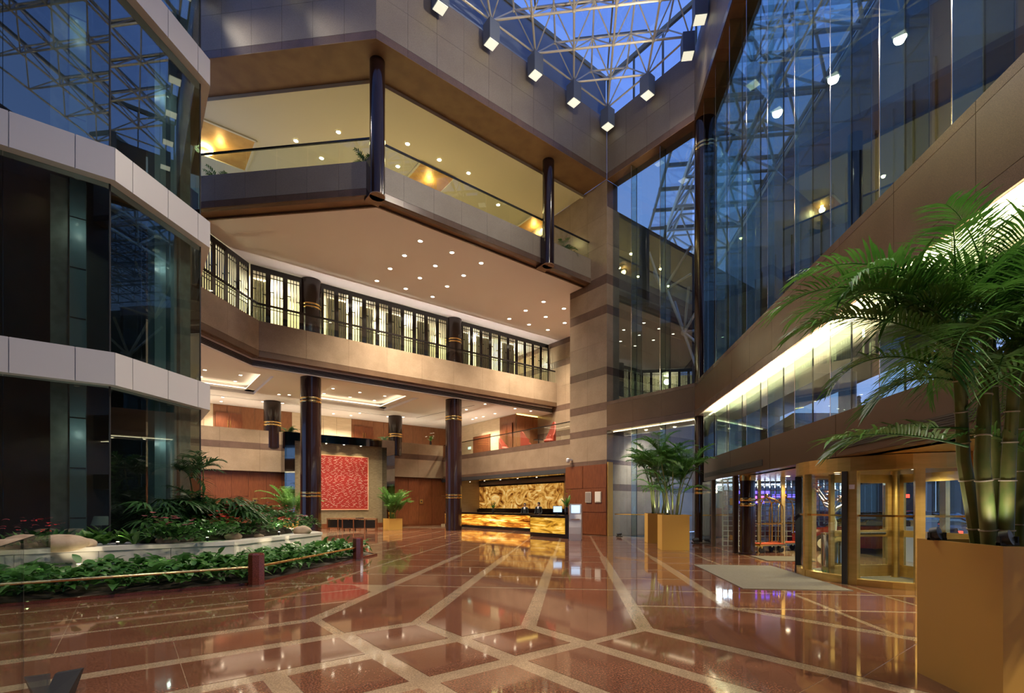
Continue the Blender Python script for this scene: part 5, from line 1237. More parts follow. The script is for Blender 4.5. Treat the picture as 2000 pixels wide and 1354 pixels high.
MB().prism([BN(pL + 0.62, NBk - 0.16), BN(pR - 0.62, NBk - 0.16), BN(pR - 0.62, NBk - 0.1), BN(pL + 0.62, NBk - 0.1)], 0, 0.35).build('skirting', 'wood_red', po)
bR = bcol(717.6, NBk - 0.12); bC = (pL + pR) / 2 + 0.1; hw = bR - bC; z0, z1 = 1.36, 5.06
ar = root('calligraphy_art', 'square red artwork covered in rows of white cursive strokes', 'artwork', v3(BN(bC, NBk - 0.14), z0), radians(38))
def bnbox(b0, b1, n0, n1, za, zb): return MB().prism([BN(b0, n0), BN(b1, n0), BN(b1, n1), BN(b0, n1)], za, zb)
bnbox(bC - hw, bC + hw, NBk - 0.17, NBk - 0.10, z0, z1).build('canvas', 'art_red', ar)
for a_, b_, c_, d_ in ((bC - hw - 0.06, bC + hw + 0.06, z0 - 0.06, z0), (bC - hw - 0.06, bC + hw + 0.06, z1, z1 + 0.06), (bC - hw - 0.06, bC - hw, z0, z1), (bC + hw, bC + hw + 0.06, z0, z1)):
    bnbox(a_, b_, NBk - 0.19, NBk - 0.10, c_, d_).build('frame_bar', 'art_border', ar)
st = MB(); r_ = random.Random(42); nA = NBk - 0.172
for row in range(30):
    z = z0 + 0.14 + row * (z1 - z0 - 0.25) / 29; b_ = bC - hw + 0.1
    while b_ < bC + hw - 0.12:
        L = r_.uniform(0.08, 0.34); m = r_.randint(3, 6); pts = [(b_ + L * i / m, z + r_.uniform(-0.045, 0.05) + (0.06 * i / m if r_.random() < 0.2 else 0)) for i in range(m + 1)]; w = r_.uniform(0.004, 0.010)
        for (q0, w0), (q1, w1) in zip(pts[:-1], pts[1:]):
            P0, P1 = BN(q0, nA), BN(q1, nA); Q0_, Q1_ = BN(q0, nA - 0.004), BN(q1, nA - 0.004)
            st.add([v3(Q0_, w0 - w), v3(Q1_, w1 - w), v3(Q1_, w1 + w), v3(Q0_, w0 + w), v3(P0, w0 - w), v3(P1, w1 - w), v3(P1, w1 + w), v3(P0, w0 + w)], [(0, 1, 2, 3), (7, 6, 5, 4), (0, 4, 5, 1), (3, 2, 6, 7)])
        b_ += L + r_.uniform(0.06, 0.30)
st.build('lettering', 'art_white', ar, kind='stuff')
for s in (-1.2, 0, 1.2): # art spots recessed in the portal lintel
    p = BN(bC + s, NF + 0.2); t_ = downlight(v3(p, 5.815), 'small spotlight in the portal lintel above the artwork, %s' % {-1.2: 'left one', 0: 'middle one', 1.2: 'right one'}[s], 'artwork spotlights', 0, r=0.06)
    lamp('art_lamp', 'SPOT', v3(p, 5.75), 65, (1, 0.80, 0.52), t_, 0.05, spot=100, rot=(v3(BN(bC + s, NBk), 2.2) - v3(p, 5.75)).to_track_quat('-Z', 'Y').to_euler())
def console(c, rz, w, label):
    t = root('console_table', label, 'table', v3(c, 0), rz); R = Matrix.Rotation(rz, 3, 'Z'); P = lambda x, y, z: Vector((c[0], c[1], 0)) + R @ Vector((x, y, z))
    MB().box(P(0, 0, 0.76), (w, 0.5, 0.05), rz).build('top', 'wood_mid', t)
    n = 3
    for i in range(n + 1):
        for s in (-1, 1): MB().box(P(-w / 2 + 0.04 + (w - 0.08) * i / n, s * 0.21, 0.365), (0.06, 0.06, 0.73), rz).build('leg', 'wood_red', t)
    for i in range(n): MB().box(P(-w / 2 + 0.04 + (w - 0.08) * (i + 0.5) / n, -0.2, 0.44), ((w - 0.08) / n - 0.08, 0.02, 0.5), rz).build('dark_panel', 'black_lacquer', t)
    MB().box(P(0, 0, 0.16), (w - 0.1, 0.42, 0.03), rz).build('stretcher', 'wood_red', t)
cA = onB(705, 30.4); cBk = onB(670, 32.0)
console(onB(703, 30.6), radians(4), 2.15, 'low wooden console with dark panels in front of the artwork, nearer one')
console(onB(672, 32.2), radians(4), 2.1, 'low wooden console with dark panels in front of the artwork, farther one')
p = onB(713, 33.0)
MB().box(v3(onB(703, 30.6), 0.81), (0.5, 0.3, 0.05), 0.2).build('book', 'black_matt', label='dark folder lying on the nearer console', cat='folder')

# ================================================================== RECEPTION
mu = root('onyx_mural', 'long glowing golden onyx mural behind the reception desk', 'mural', v3(onC(1018, 23.9), 1.35))
nA_, nB_ = ncol(937, 23.9), ncol(1099, 23.9)
N_ = 8
for k in range(N_):
    n0 = nA_ + (nB_ - nA_) * k / N_; n1 = nA_ + (nB_ - nA_) * (k + 1) / N_
    MB().prism([BN(23.86, n0), BN(23.86, n1), BN(23.95, n1), BN(23.95, n0)], 1.38, 3.2).build('onyx_slab', 'mural', mu)
for za, zb in ((1.30, 1.38), (3.2, 3.3)): MB().prism([BN(23.82, nA_ + 0.1), BN(23.82, nB_ - 0.1), BN(23.98, nB_ - 0.1), BN(23.98, nA_ + 0.1)], za, zb).build('frame_bar', 'black_lacquer', mu)
MB().prism([BN(23.82, nA_ + 0.14), BN(23.82, nA_), BN(23.98, nA_), BN(23.98, nA_ + 0.14)], 1.3, 3.3).build('frame_bar', 'black_lacquer', mu)
MB().prism([BN(23.6, nA_ + 0.3), BN(23.6, nB_ - 0.5), BN(23.98, nB_ - 0.5), BN(23.98, nA_ + 0.3)], 0.0, 1.28).build('back_counter', 'black_lacquer', label='low black back counter under the golden mural', cat='counter')
def desk(b0, b1, n0, n1, mt, label, npan):
    t = root('reception_desk', label, 'desk', v3(BN((b0 + b1) / 2, (n0 + n1) / 2), 0))
    MB().prism([BN(b0 + 0.08, n0), BN(b1, n0), BN(b1, n1), BN(b0 + 0.08, n1)], 0.0, 1.05).build('carcass', 'black_lacquer', t)
    MB().prism([BN(b0 - 0.05, n0 - 0.06), BN(b1 + 0.03, n0 - 0.06), BN(b1 + 0.03, n1 + 0.06), BN(b0 - 0.05, n1 + 0.06)], 1.05, 1.12).build('counter_top', 'black_lacquer', t)
    MB().prism([BN(b0 + 0.0, n0), BN(b0 + 0.08, n0), BN(b0 + 0.08, n1), BN(b0 + 0.0, n1)], 0.0, 0.18).build('plinth', 'black_lacquer', t)
    for k in range(npan):
        a = n0 + (n1 - n0) * k / npan; e = n0 + (n1 - n0) * (k + 1) / npan
        MB().prism([BN(b0, a + 0.012), BN(b0 + 0.08, a + 0.012), BN(b0 + 0.08, e - 0.012), BN(b0, e - 0.012)], 0.2, 0.98).build('onyx_panel', mt, t)
    return t
desk(19.6, 20.3, 23.35, 33.6, 'onyx', 'long reception desk with glowing amber onyx front', 6)
dk = desk(16.85, 17.6, 17.35, 20.0, 'onyx_gold', 'short front desk block with golden onyx panels beside the kiosk', 2)
MB().prism([BN(16.8, 17.1), BN(17.7, 17.1), BN(17.7, 17.3), BN(16.8, 17.3)], 0, 1.16).build('end_panel', 'black_lacquer', dk)
for n_ in (24.5, 26.5, 28.5, 30.5, 32.5):
    t_ = downlight(v3(BN(21.2, n_), 3.475), 'small downlight in the dark mirror ceiling over the reception desk', 'reception downlights', 60, r=0.06)
t_ = downlight(v3(BN(23.4, ncol(925, 23.4)), 3.475), 'small wall washing downlight left of the golden mural', None, 90, r=0.06)
# kiosk
kc = Vector((X_(1124, 22.9), 22.9)); kz = radians(-12)
t = root('info_kiosk', 'white free standing information kiosk with a lit screen', 'kiosk', v3(kc, 0), kz)
R = Matrix.Rotation(kz, 3, 'Z'); P = lambda x, y, z: v3(kc, 0) + R @ Vector((x, y, z))
prof = [(-0.26, 0.0), (0.28, 0.0), (0.28, 0.95), (0.24, 1.1), (0.18, 1.68), (0.10, 1.68), (0.02, 1.2), (-0.12, 0.95), (-0.22, 0.6), (-0.26, 0.3)]
b = MB(); n = len(prof)
b.add([P(-0.27, y, z) for y, z in prof] + [P(0.27, y, z) for y, z in prof], [tuple(range(n))[::-1], tuple(range(n, 2 * n))] + [(i, (i + 1) % n, (i + 1) % n + n, i + n) for i in range(n)])
b.build('body', 'white_metal', t)
q0, q1 = Vector((0.022 + 0.004, 1.24)), Vector((0.095, 1.62))
b = MB(); b.add([P(-0.2, 0.018, 1.26), P(0.2, 0.018, 1.26), P(0.2, 0.082, 1.62), P(-0.2, 0.082, 1.62), P(-0.2, 0.008, 1.26), P(0.2, 0.008, 1.26), P(0.2, 0.072, 1.62), P(-0.2, 0.072, 1.62)], [(4, 5, 6, 7), (3, 2, 1, 0), (0, 1, 5, 4), (1, 2, 6, 5), (2, 3, 7, 6), (3, 0, 4, 7)])
b.build('screen', 'screen', t)
MB().box(P(0, -0.08, 0.98), (0.4, 0.16, 0.03), kz).build('keyboard_shelf', 'steel', t)
for s in (-1, 1): MB().box(P(s * 0.285, 0.05, 0.84), (0.02, 0.4, 1.6), kz).build('side_rail', 'steel', t)
# monitor and flowers
def monitor(p, rz, label):
    t = root('monitor', label, 'monitor', p, rz); R = Matrix.Rotation(rz, 3, 'Z')
    MB().box(p + Vector((0, 0, 0.015)), (0.24, 0.18, 0.02), rz).build('stand_foot', 'black_matt', t)
    MB().box(p + Vector((0, 0, 0.10)), (0.05, 0.03, 0.16), rz).build('stand_neck', 'black_matt', t)
    MB().box(p + Vector((0, 0, 0.30)), (0.48, 0.03, 0.34), rz).build('bezel', 'black_matt', t)
    MB().box(p + R @ Vector((0, -0.018, 0.30)), (0.44, 0.006, 0.30), rz).build('screen', 'screen', t)
monitor(v3(onC(1089, 17.25), 1.12), 0.1, 'small lit monitor on the front desk block')
def vase(p, label, h, mt, seed, stalk=0.5):
    t = root('flower_vase', label, 'flowers', p)
    MB().lathe(p, [(0.06, 0), (0.09, 0.05), (0.08, h * 0.25), (0.06, h * 0.3)], 14).build('vase', 'black_lacquer', t, smooth=True)
    r = random.Random(seed); b = MB()
    for k in range(16):
        az = r.uniform(0, 6.28); el = r.uniform(0.7, 1.5); d = Vector((cos(az) * cos(el), sin(az) * cos(el), sin(el))); l = h * r.uniform(0.3, 0.75)
        leaf(b, p + Vector((0, 0, h * 0.28)), d, l, 0.09, 0.2, 4)
        if k % 2: 
            q = p + Vector((0, 0, h * 0.28)) + d * l
            b2 = MB()
            for m in range(5): leaf(b2, q, (cos(m * 1.26), sin(m * 1.26), 0.6), 0.1, 0.07, 0.1, 2, (0.6, 1, 0))
            b2.build('bloom', mt, t)
    b.build('leaves', 'leaf_light', t, smooth=True, angle=None)
mat('flower_yellow', (0.7, 0.55, 0.12), 0.5); mat('flower_white', (0.8, 0.78, 0.72), 0.5)
vase(v3(BN(17.25, 17.65), 1.12), 'tall yellow lilies in a vase on the front desk block', 1.35, 'flower_yellow', 3)
vase(v3(onC(963, 19.95), 1.12), 'white flower arrangement on the long reception desk', 0.95, 'flower_white', 4)
for px, lab, mt in ((1151, 'grey metal plaque on the pier wood, left of two', 'plaque_metal'), (1170, 'pale framed certificate on the pier wood, right of two', 'paper')):
    c = onC(px, KB - 0.02); t = root('wall_plaque', lab, 'plaque', v3(c - B * 0.09, 2.0), radians(90 + 38))
    MB().box(v3(c - B * 0.08, 2.06), (0.42, 0.04, 0.58), radians(128)).build('frame', 'steel', t); MB().box(v3(c - B * 0.105, 2.06), (0.36, 0.02, 0.5), radians(128)).build('sheet', mt, t)
c = BN(KB - 0.3, 19.85); t = root('security_camera', 'white dome security camera on the pier edge above the reception', 'camera', v3(c, 4.05))
MB().box(v3(c + B * 0.12, 4.2), (0.36, 0.1, 0.1), radians(38)).build('bracket', 'white_metal', t); MB().lathe(v3(c, 4.0), [(0.02, 0), (0.09, 0.05), (0.11, 0.12), (0.11, 0.22), (0.06, 0.27)], 16).build('dome', 'white_metal', t, smooth=True)

# ---- people
def person(pos, face, label, mats=('suit', 'skin', 'hair'), h=1.72, pose='stand', parent_label='person'):
    """one continuous skinned body; face = direction looked at (angle)"""
    s = h / 1.72
    V = [(0, 0, .95), (0, 0, 1.12), (0, .0, 1.30), (0, .0, 1.44), (0, 0, 1.51), (0, -.015, 1.575), (0, -.012, 1.64), (0, -.005, 1.70),
         (-.18, 0, 1.42), (-.235, .0, 1.15), (-.21, -.14, 1.0 if pose == 'stand' else .92), (-.18, -.28, 1.04), (-.165, -.35, 1.04),
         (.18, 0, 1.42), (.235, .0, 1.15), (.21, -.14, 1.0 if pose == 'stand' else .92), (.18, -.28, 1.04), (.165, -.35, 1.04),
         (-.095, 0, .88), (-.10, -.01, .48), (-.105, .02, .09), (-.115, -.14, .04), (.095, 0, .88), (.10, -.01, .48), (.105, .02, .09), (.115, -.14, .04)]
    E = [(0, 1), (1, 2), (2, 3), (3, 4), (4, 5), (5, 6), (6, 7), (3, 8), (8, 9), (9, 10), (10, 11), (11, 12), (3, 13), (13, 14), (14, 15), (15, 16), (16, 17), (0, 18), (18, 19), (19, 20), (20, 21), (0, 22), (22, 23), (23, 24), (24, 25)]
    Rr = [(.15, .11), (.145, .105), (.165, .115), (.11, .08), (.052, .055), (.068, .085), (.078, .098), (.055, .07), (.065, .065), (.052, .052), (.045, .045), (.032, .032), (.03, .018)]
    Rr += [(.065, .065), (.052, .052), (.045, .045), (.032, .032), (.03, .018), (.088, .088), (.062, .062), (.045, .048), (.04, .03), (.088, .088), (.062, .062), (.045, .048), (.04, .03)]
    for side in (-1, 1):                                 # five fingers on each hand
        w = 12 if side < 0 else 17; wx, wy, wz = V[w]
        for k, (dx, L) in enumerate(((-.030, .068), (-.010, .08), (.010, .075), (.028, .058))):
            i = len(V); V += [(wx + dx, wy - .03, wz + .004), (wx + dx * 1.1, wy - .03 - L * .55, wz - .004), (wx + dx * 1.1, wy - .03 - L, wz - .03)]; E += [(w, i), (i, i + 1), (i + 1, i + 2)]; Rr += [(.0095, .0095)] * 3
        i = len(V); sx = -side; V += [(wx + sx * .045, wy - .01, wz - .004), (wx + sx * .06, wy - .055, wz - .015)]; E += [(w - 1, i), (i, i + 1)]; Rr += [(.011, .011)] * 2
    me = bpy.data.meshes.new('person'); me.from_pydata(V, E, []); o = bpy.data.objects.new('tmp_body', me); COL.objects.link(o)
    md = o.modifiers.new('s', 'SKIN'); md.use_smooth_shade = True
    for v, r in zip(me.skin_vertices[0].data, Rr): v.radius = r
    me.skin_vertices[0].data[0].use_root = True
    sb_ = o.modifiers.new('u', 'SUBSURF'); sb_.levels = 2; sb_.render_levels = 2
    dg = bpy.context.evaluated_depsgraph_get(); body = bpy.data.meshes.new_from_object(o.evaluated_get(dg)); bpy.data.objects.remove(o); body.name = 'person'
    body.materials.clear()
    for m_ in mats[:2]: body.materials.append(MATS[m_])
    body.materials.append(MATS['shirt' if mats[1] == 'skin' else mats[0]])
    for pg in body.polygons:
        c = pg.center
        if c.z > 1.49 or c.y < -.30 and c.z > .8: pg.material_index = 1
        elif c.z > 1.27 and c.y < -.05 and abs(c.x) < .012 + (c.z - 1.27) * .16: pg.material_index = 2
        pg.use_smooth = True
    o = bpy.data.objects.new('person', body); COL.objects.link(o); o.location = pos; rz = face + pi / 2; o.rotation_euler = (0, 0, rz); o.scale = (s, s, s)
    tag(o, label, 'person')
    def ch(nm, b, mt):
        m2 = bpy.data.meshes.new(nm); m2.from_pydata(b.v, [], b.f); m2.shade_smooth(); m2.materials.append(MATS[mt]); q = bpy.data.objects.new(nm, m2); COL.objects.link(q); q.parent = o
    hb = MB().blob((0, 0.018, 1.68), (0.185, 0.205, 0.17), 14, 9, 0.02); hb.blob((0, 0.065, 1.61), (0.165, 0.10, 0.16), 12, 8, 0.02); ch('hair', hb, mats[2])
    ch('nose', MB().blob((0, -0.115, 1.60), (0.026, 0.035, 0.04), 8, 6, 0), mats[1])
    for x in (-1, 1):
        ch('eye', MB().blob((x * 0.03, -0.092, 1.625), (0.026, 0.02, 0.014), 8, 6, 0), mats[2]); ch('ear', MB().blob((x * 0.082, 0.0, 1.61), (0.02, 0.035, 0.055), 8, 6, 0), mats[1])
    ch('mouth', MB().blob((0, -0.094, 1.562), (0.045, 0.016, 0.012), 8, 6, 0), 'flower_red' if mats[1] == 'skin' else mats[1])
    return o
person(v3(onC(1025, 21.0), 0), radians(-105), 'receptionist in a black suit behind the long desk, left of two', h=1.74)
person(v3(onC(1052, 21.0), 0), radians(-120), 'receptionist in a black suit behind the long desk, right of two', h=1.79)

# ---- furniture on the first gallery
def armchair(c, rz, label, back=0.95):
    z = 5.4; t = root('armchair', label, 'chair', v3(c, z), rz); R = Matrix.Rotation(rz, 3, 'Z'); P = lambda x, y, q: v3(c, z) + R @ Vector((x, y, q))
    MB().blob(P(0, 0, 0.34), (0.72, 0.72, 0.34), 16, 8, 0.0, rz).build('seat', 'chair_red', t, smooth=True)
    b = MB(); N = 12
    for i in range(N + 1):
        a = pi * (0.02 + 0.96 * i / N); hh = 0.62 + (back - 0.35) * max(0, sin(a)) ** 1.5
        for rr, zz in ((0.36, 0.25), (0.36, hh), (0.44, hh), (0.44, 0.25)): b.v.append(tuple(P(rr * cos(a), rr * sin(a) - 0.02, zz)))
    for i in range(N):
        k = 4 * i
        for m in range(4): b.f.append((k + m, k + (m + 1) % 4, k + 4 + (m + 1) % 4, k + 4 + m))
    b.f += [(0, 1, 2, 3), (4 * N + 3, 4 * N + 2, 4 * N + 1, 4 * N)]
    b.build('backrest', 'chair_red', t, smooth=True)
    for x in (-1, 1):
        for y in (-1, 1): MB().tube([P(x * 0.25, y * 0.25, 0), P(x * 0.24, y * 0.24, 0.25)], 0.022, 8).build('leg', 'black_lacquer', t)
armchair(onC(1028, 21.3), radians(115), 'red tub armchair behind the balcony glass, left of two'); armchair(onC(1073, 21.3), radians(-60), 'tall red armchair behind the balcony glass near the pier', 1.35)
armchair(onC(985, 21.6), radians(60), 'red armchair in front of the dark gallery door', 0.9)
c = onC(1052, 21.5); t = root('side_table', 'dark side table between the two red armchairs', 'table', v3(c, 5.4))
MB().lathe((c.x, c.y, 5.4), [(0.2, 0), (0.2, 0.03), (0.03, 0.05), (0.03, 0.55)], 16).build('base', 'black_lacquer', t); MB().lathe((c.x, c.y, 5.95), [(0.33, 0), (0.33, 0.035)], 20).build('top', 'black_lacquer', t)
c = onB(841, 35.0); vase(v3(c, 6.45), 'green and white bouquet standing on the gallery parapet', 1.05, 'flower_white', 9)
for px, lab in ((563, 'left'), (750, 'right')):
    c = onB(px, 35.6); r_ = random.Random(px); fr = [(v3(c, 6.3), r_.uniform(0, 6.28), r_.uniform(0.5, 1.4), r_.uniform(0.6, 0.95), r_.uniform(1, 2), dict(n=10, ll=0.25, lw=0.05)) for _ in range(16)]
    palm('parapet_fern', 'dark fern behind the gallery parapet at the %s end of the mirror portal' % lab, 'fern', v3(c, 5.4), [([v3(c, 5.4), v3(c, 5.9), v3(c, 6.3)], 0.02)], fr, 'leaf_dark', seed=px)
for px, lab in ((716, 'corner column'), (1098, 'second slim column'), (428, 'lift tower')):
    c = onB(px, 18.95) if px > 500 else onA(px, 8); 
    if px < 500: r__ = (px - 1000) / F; Y = 19.0 / (r__ * A.x + A.y); c = Vector((r__ * Y, Y))
    r_ = random.Random(px); fr = [(v3(c, 14.9), r_.uniform(0, 6.28), r_.uniform(0.5, 1.4), r_.uniform(0.6, 0.95), r_.uniform(1, 2), dict(n=10, ll=0.22, lw=0.05)) for _ in range(14)]
    palm('potted_fern', 'green fern behind the fourth floor balustrade near the ' + lab, 'fern', v3(c, 13.91), [([v3(c, 13.91), v3(c, 14.4), v3(c, 14.9)], 0.02)], fr, 'leaf', seed=px)

# ================================================================== ENTRANCE
def floor_mat(a0, a1, d0_, d1_, label): MB().prism([AD(a0, d0_), AD(a1, d0_), AD(a1, d1_), AD(a0, d1_)], 0.001, 0.014).build('door_mat', 'mat_grey', label=label, cat='mat')
floor_mat(9.9, 13.75, -5.22, -3.25, 'large grey mat in front of the revolving door'); floor_mat(15.0, 16.4, -6.9, -5.6, 'small grey mat in front of the luggage carts')
# storefront beside the corner column
sw = root('window_6', 'brown framed glass storefront between corner column and slim column', 'window', v3(AD(19, D0 - 0.1), 0), 0, None, 'structure')
aL, aR = toAD(onA(1394, D0 - 0.1))[0], toAD(onA(1437, D0 - 0.1))[0]
for a in (aL, aR): MB().prism([AD(a - 0.07, D0 - 0.16), AD(a + 0.07, D0 - 0.16), AD(a + 0.07, D0 - 0.02), AD(a - 0.07, D0 - 0.02)], 0, 2.6).build('post', 'fascia_brown', sw)
MB().prism([AD(aR + .07, D0 - 0.1), AD(aL - .07, D0 - 0.1), AD(aL - .07, D0 - 0.085), AD(aR + .07, D0 - 0.085)], 0.02, 2.58).build('pane', 'glass_rail', sw)
MB().prism([AD(aL + .07, D0 - 0.1), AD(AM - 1.0, D0 - 0.1), AD(AM - 1.0, D0 - 0.085), AD(aL + .07, D0 - 0.085)], 0.02, 2.58).build('pane', 'glass_rail', sw)
for z in (0.42, 1.62): MB().prism([AD(aR + .1, D0 - 0.08), AD(aR + .55, D0 - 0.08), AD(aR + .55, D0 - 0.07), AD(aR + .1, D0 - 0.07)], z, z + (0.16 if z < 1 else 0.24)).build('brass_plate', 'brass_satin', sw)
for a, d_, lab in ((21.8, D0 + 0.15, 'foot of the corner column'), (toAD(BN(20.0, 16.6))[0], toAD(BN(20.0, 16.6))[1], 'foot of the golden jamb')):
    p = v3(AD(a, d_), 0); t = root('floor_uplight', 'small black floor spotlight at the ' + lab, 'spotlight', p)
    MB().box(p + Vector((0, 0, 0.015)), (0.3, 0.16, 0.03)).build('base', 'black_matt', t); MB().tube([p + Vector((-0.12, 0, 0.12)), p + Vector((0.12, 0, 0.16))], 0.07, 14).build('housing', 'steel_dark', t, smooth=True)
    for s in (-1, 1): MB().box(p + Vector((s * 0.06, 0, 0.06)), (0.02, 0.04, 0.1)).build('bracket', 'black_matt', t)
# glass block wall
bwl = root('wall_glass_block', 'wall of square glass blocks lit violet from behind the luggage carts', 'wall', v3(AD(20.5, -8), 0), 0, None, 'structure')
glass('glass_block', (0.70, 0.78, 0.86), 0.10, 0.12)
for k in range(22):
    for m in range(13): piece('glass_block', (0.165, 0.09, 0.165), v3(AD(20.5, -6.05 - 0.2 * k), 0.1 + 0.2 * m), atan2(D.y, D.x), 'glass_block', bwl)
b = MB()
for k in range(23): b.box(v3(AD(20.5, -5.95 - 0.2 * k), 1.3), (0.032, 0.07, 2.6), atan2(D.y, D.x))
for m in range(14): b.box(v3(AD(20.5, -8.15), 0.2 * m), (4.4, 0.068, 0.032), atan2(D.y, D.x))
b.build('mortar_grid', 'block_joint', bwl)
t = root('neon_sign', 'violet and pink neon tubes glowing behind the glass block wall', 'neon sign', v3(AD(21.3, -7.8), -0.05))
for d_ in (-6.8, -8.2, -9.3): MB().box(v3(AD(21.4, d_), 1.2), (0.06, 0.06, 2.5)).build('post', 'black_matt', t)
MB().box(v3(AD(21.4, -8.05), 1.95), (2.9, 0.04, 0.8), atan2(D.y, D.x)).build('back_board', 'black_matt', t)
for d_, z_, mt, w_ in ((-7.4, 2.15, 'neon_violet', 1.3), (-7.6, 1.95, 'neon_pink', 0.6), (-7.3, 1.75, 'neon_violet', 1.0), (-8.6, 2.0, 'neon_violet', 0.9)):
    p = v3(AD(21.3, d_), z_); MB().tube([p - v3(D * w_ / 2, 0), p + v3(D * w_ / 2, 0)], 0.06, 10).build('neon_tube', mt, t, smooth=True)
t = root('block_backlight', 'added white strip light on stands brightening the glass blocks from behind', 'strip light', v3(AD(23.4, -8), 2.5))  # lamp added behind the wall so the blocks look lit
MB().box(v3(AD(23.4, -8), 2.55), (3.0, 0.2, 0.08), atan2(D.y, D.x)).build('diffuser', 'sign_white', t)
for s in (-1, 1): MB().box(v3(AD(23.4, -8 + s), 1.25), (0.06, 0.06, 2.6)).build('stand', 'steel', t)
lamp('block_fill_lamp', 'AREA', v3(AD(23.3, -8), 2.4), 160, (0.9, 0.95, 1.0), t, 3.0, 0.3, rot=(v3(AD(20.5, -8), 1.0) - v3(AD(23.3, -8), 2.4)).to_track_quat('-Z', 'Y').to_euler())
MB().prism([AD(22.0, -6), AD(22.0, -11), AD(22.2, -11), AD(22.2, -6)], 0, 1.5).build('red_screen', 'chair_red', label='dark red screen behind the glass block wall', cat='screen')
# luggage carts
def cart(c, rz, label):
    t = root('luggage_cart', label, 'luggage cart', v3(c, 0), rz); R = Matrix.Rotation(rz, 3, 'Z'); P = lambda x, y, z: v3(c, 0) + R @ Vector((x, y, z))
    MB().box(P(0, 0, 0.26), (1.02, 0.6, 0.05), rz).build('platform', 'brass', t); MB().box(P(0, 0, 0.30), (0.98, 0.56, 0.03), rz).build('carpet', 'carpet_red', t)
    for x in (-1, 1):
        for y in (-1, 1):
            w = MB(); q = P(x * 0.4, y * 0.22, 0.1); ax = R @ Vector((0, 0.022, 0)); w.tube([q - ax, q + ax], 0.1, 16); w.build('wheel', 'rubber', t, smooth=True)
            MB().box(P(x * 0.4, y * 0.22, 0.2), (0.05, 0.07, 0.09), rz).build('caster_fork', 'brass', t)
            pts = [P(x * 0.46, y * 0.25, 0.3), P(x * 0.46, y * 0.25, 1.45)] + [P(x * 0.46 * cos(f), y * 0.25 * cos(f), 1.45 + 0.42 * sin(f)) for f in (0.3, 0.6, 0.9, 1.2, 1.5)]
            MB().tube(pts, 0.022, 8).build('upright', 'brass', t, smooth=True)
    for y in (-1, 1): MB().tube([P(-0.46, y * 0.25, 0.98), P(0.46, y * 0.25, 0.98)], 0.016, 8).build('side_rail', 'brass', t, smooth=True)
    for y in (-1, 1): MB().tube([P(-0.3, y * 0.15, 1.72), P(0.3, y * 0.15, 1.72)], 0.016, 8).build('hanger_rail', 'brass', t, smooth=True)
    MB().blob(P(0, 0, 1.95), (0.12, 0.12, 0.14), 12, 9, 0).build('finial', 'brass', t, smooth=True)
cart((X_(1497, 16.9), 16.9), 0.25, 'brass birdcage luggage cart beside the slim column'); cart((X_(1535, 17.6), 17.6), 0.1, 'brass birdcage luggage cart next to the revolving door')
# revolving door
RC = Vector((8.5, 10.9)); RR = 1.85
rd = root('revolving_door', 'golden framed revolving door drum with curved glass showcases', 'revolving door', v3(RC, 0))
MB().arc(RC, RR - 0.1, RR + 0.06, 0, 360, 2.30, 2.585, 48).build('canopy_ring', 'brass_satin', rd, smooth=True)
MB().lathe((RC.x, RC.y, 0), [(RR - 0.1, 2.36), (RR - 0.1, 2.42)], 40).build('drum_ceiling', 'brass_satin', rd)
MB().arc(RC, RR - 0.1, RR + 0.05, 145, 207, 0.0, 0.16, 12).arc(RC, RR - 0.1, RR + 0.05, 208, 360 + 20, 0.0, 0.13, 30).build('base_ring', 'brass_satin', rd, smooth=True)
MB().lathe((RC.x, RC.y, 0), [(RR - 0.11, 0.002), (RR - 0.11, 0.02)], 40).build('drum_floor', 'mat_grey', rd)
def arcpost(a0, a1, mt, nm, r0=-0.1, r1=0.06, z0=0, z1=2.3): MB().arc(RC, RR + r0, RR + r1, a0, a1, z0, z1, 2).build(nm, mt, rd)
arcpost(144, 146.5, 'black_matt', 'edge_post', -0.12, 0.08); arcpost(205.5, 208.5, 'black_matt', 'edge_post', -0.06, 0.09); arcpost(208.5, 213.5, 'brass_satin', 'post'); arcpost(241, 245.5, 'brass_satin', 'post'); arcpost(275, 279, 'brass_satin', 'post'); arcpost(312, 316, 'brass_satin', 'post'); arcpost(352, 356, 'brass_satin', 'post'); arcpost(20, 24, 'brass_satin', 'post'); arcpost(172, 174.5, 'brass_satin', 'mullion')
for a0, a1 in ((146.5, 172), (174.5, 205.5), (213.5, 241), (245.5, 275), (279, 312), (316, 352)):
    MB().arc(RC, RR - 0.03, RR - 0.02, a0, a1, 0.13, 2.3, 8).build('curved_pane', 'glass_rail', rd, smooth=True)
    MB().arc(RC, RR - 0.05, RR + 0.0, a0, a1, 1.38, 1.42, 6).build('safety_bar', 'brass', rd)
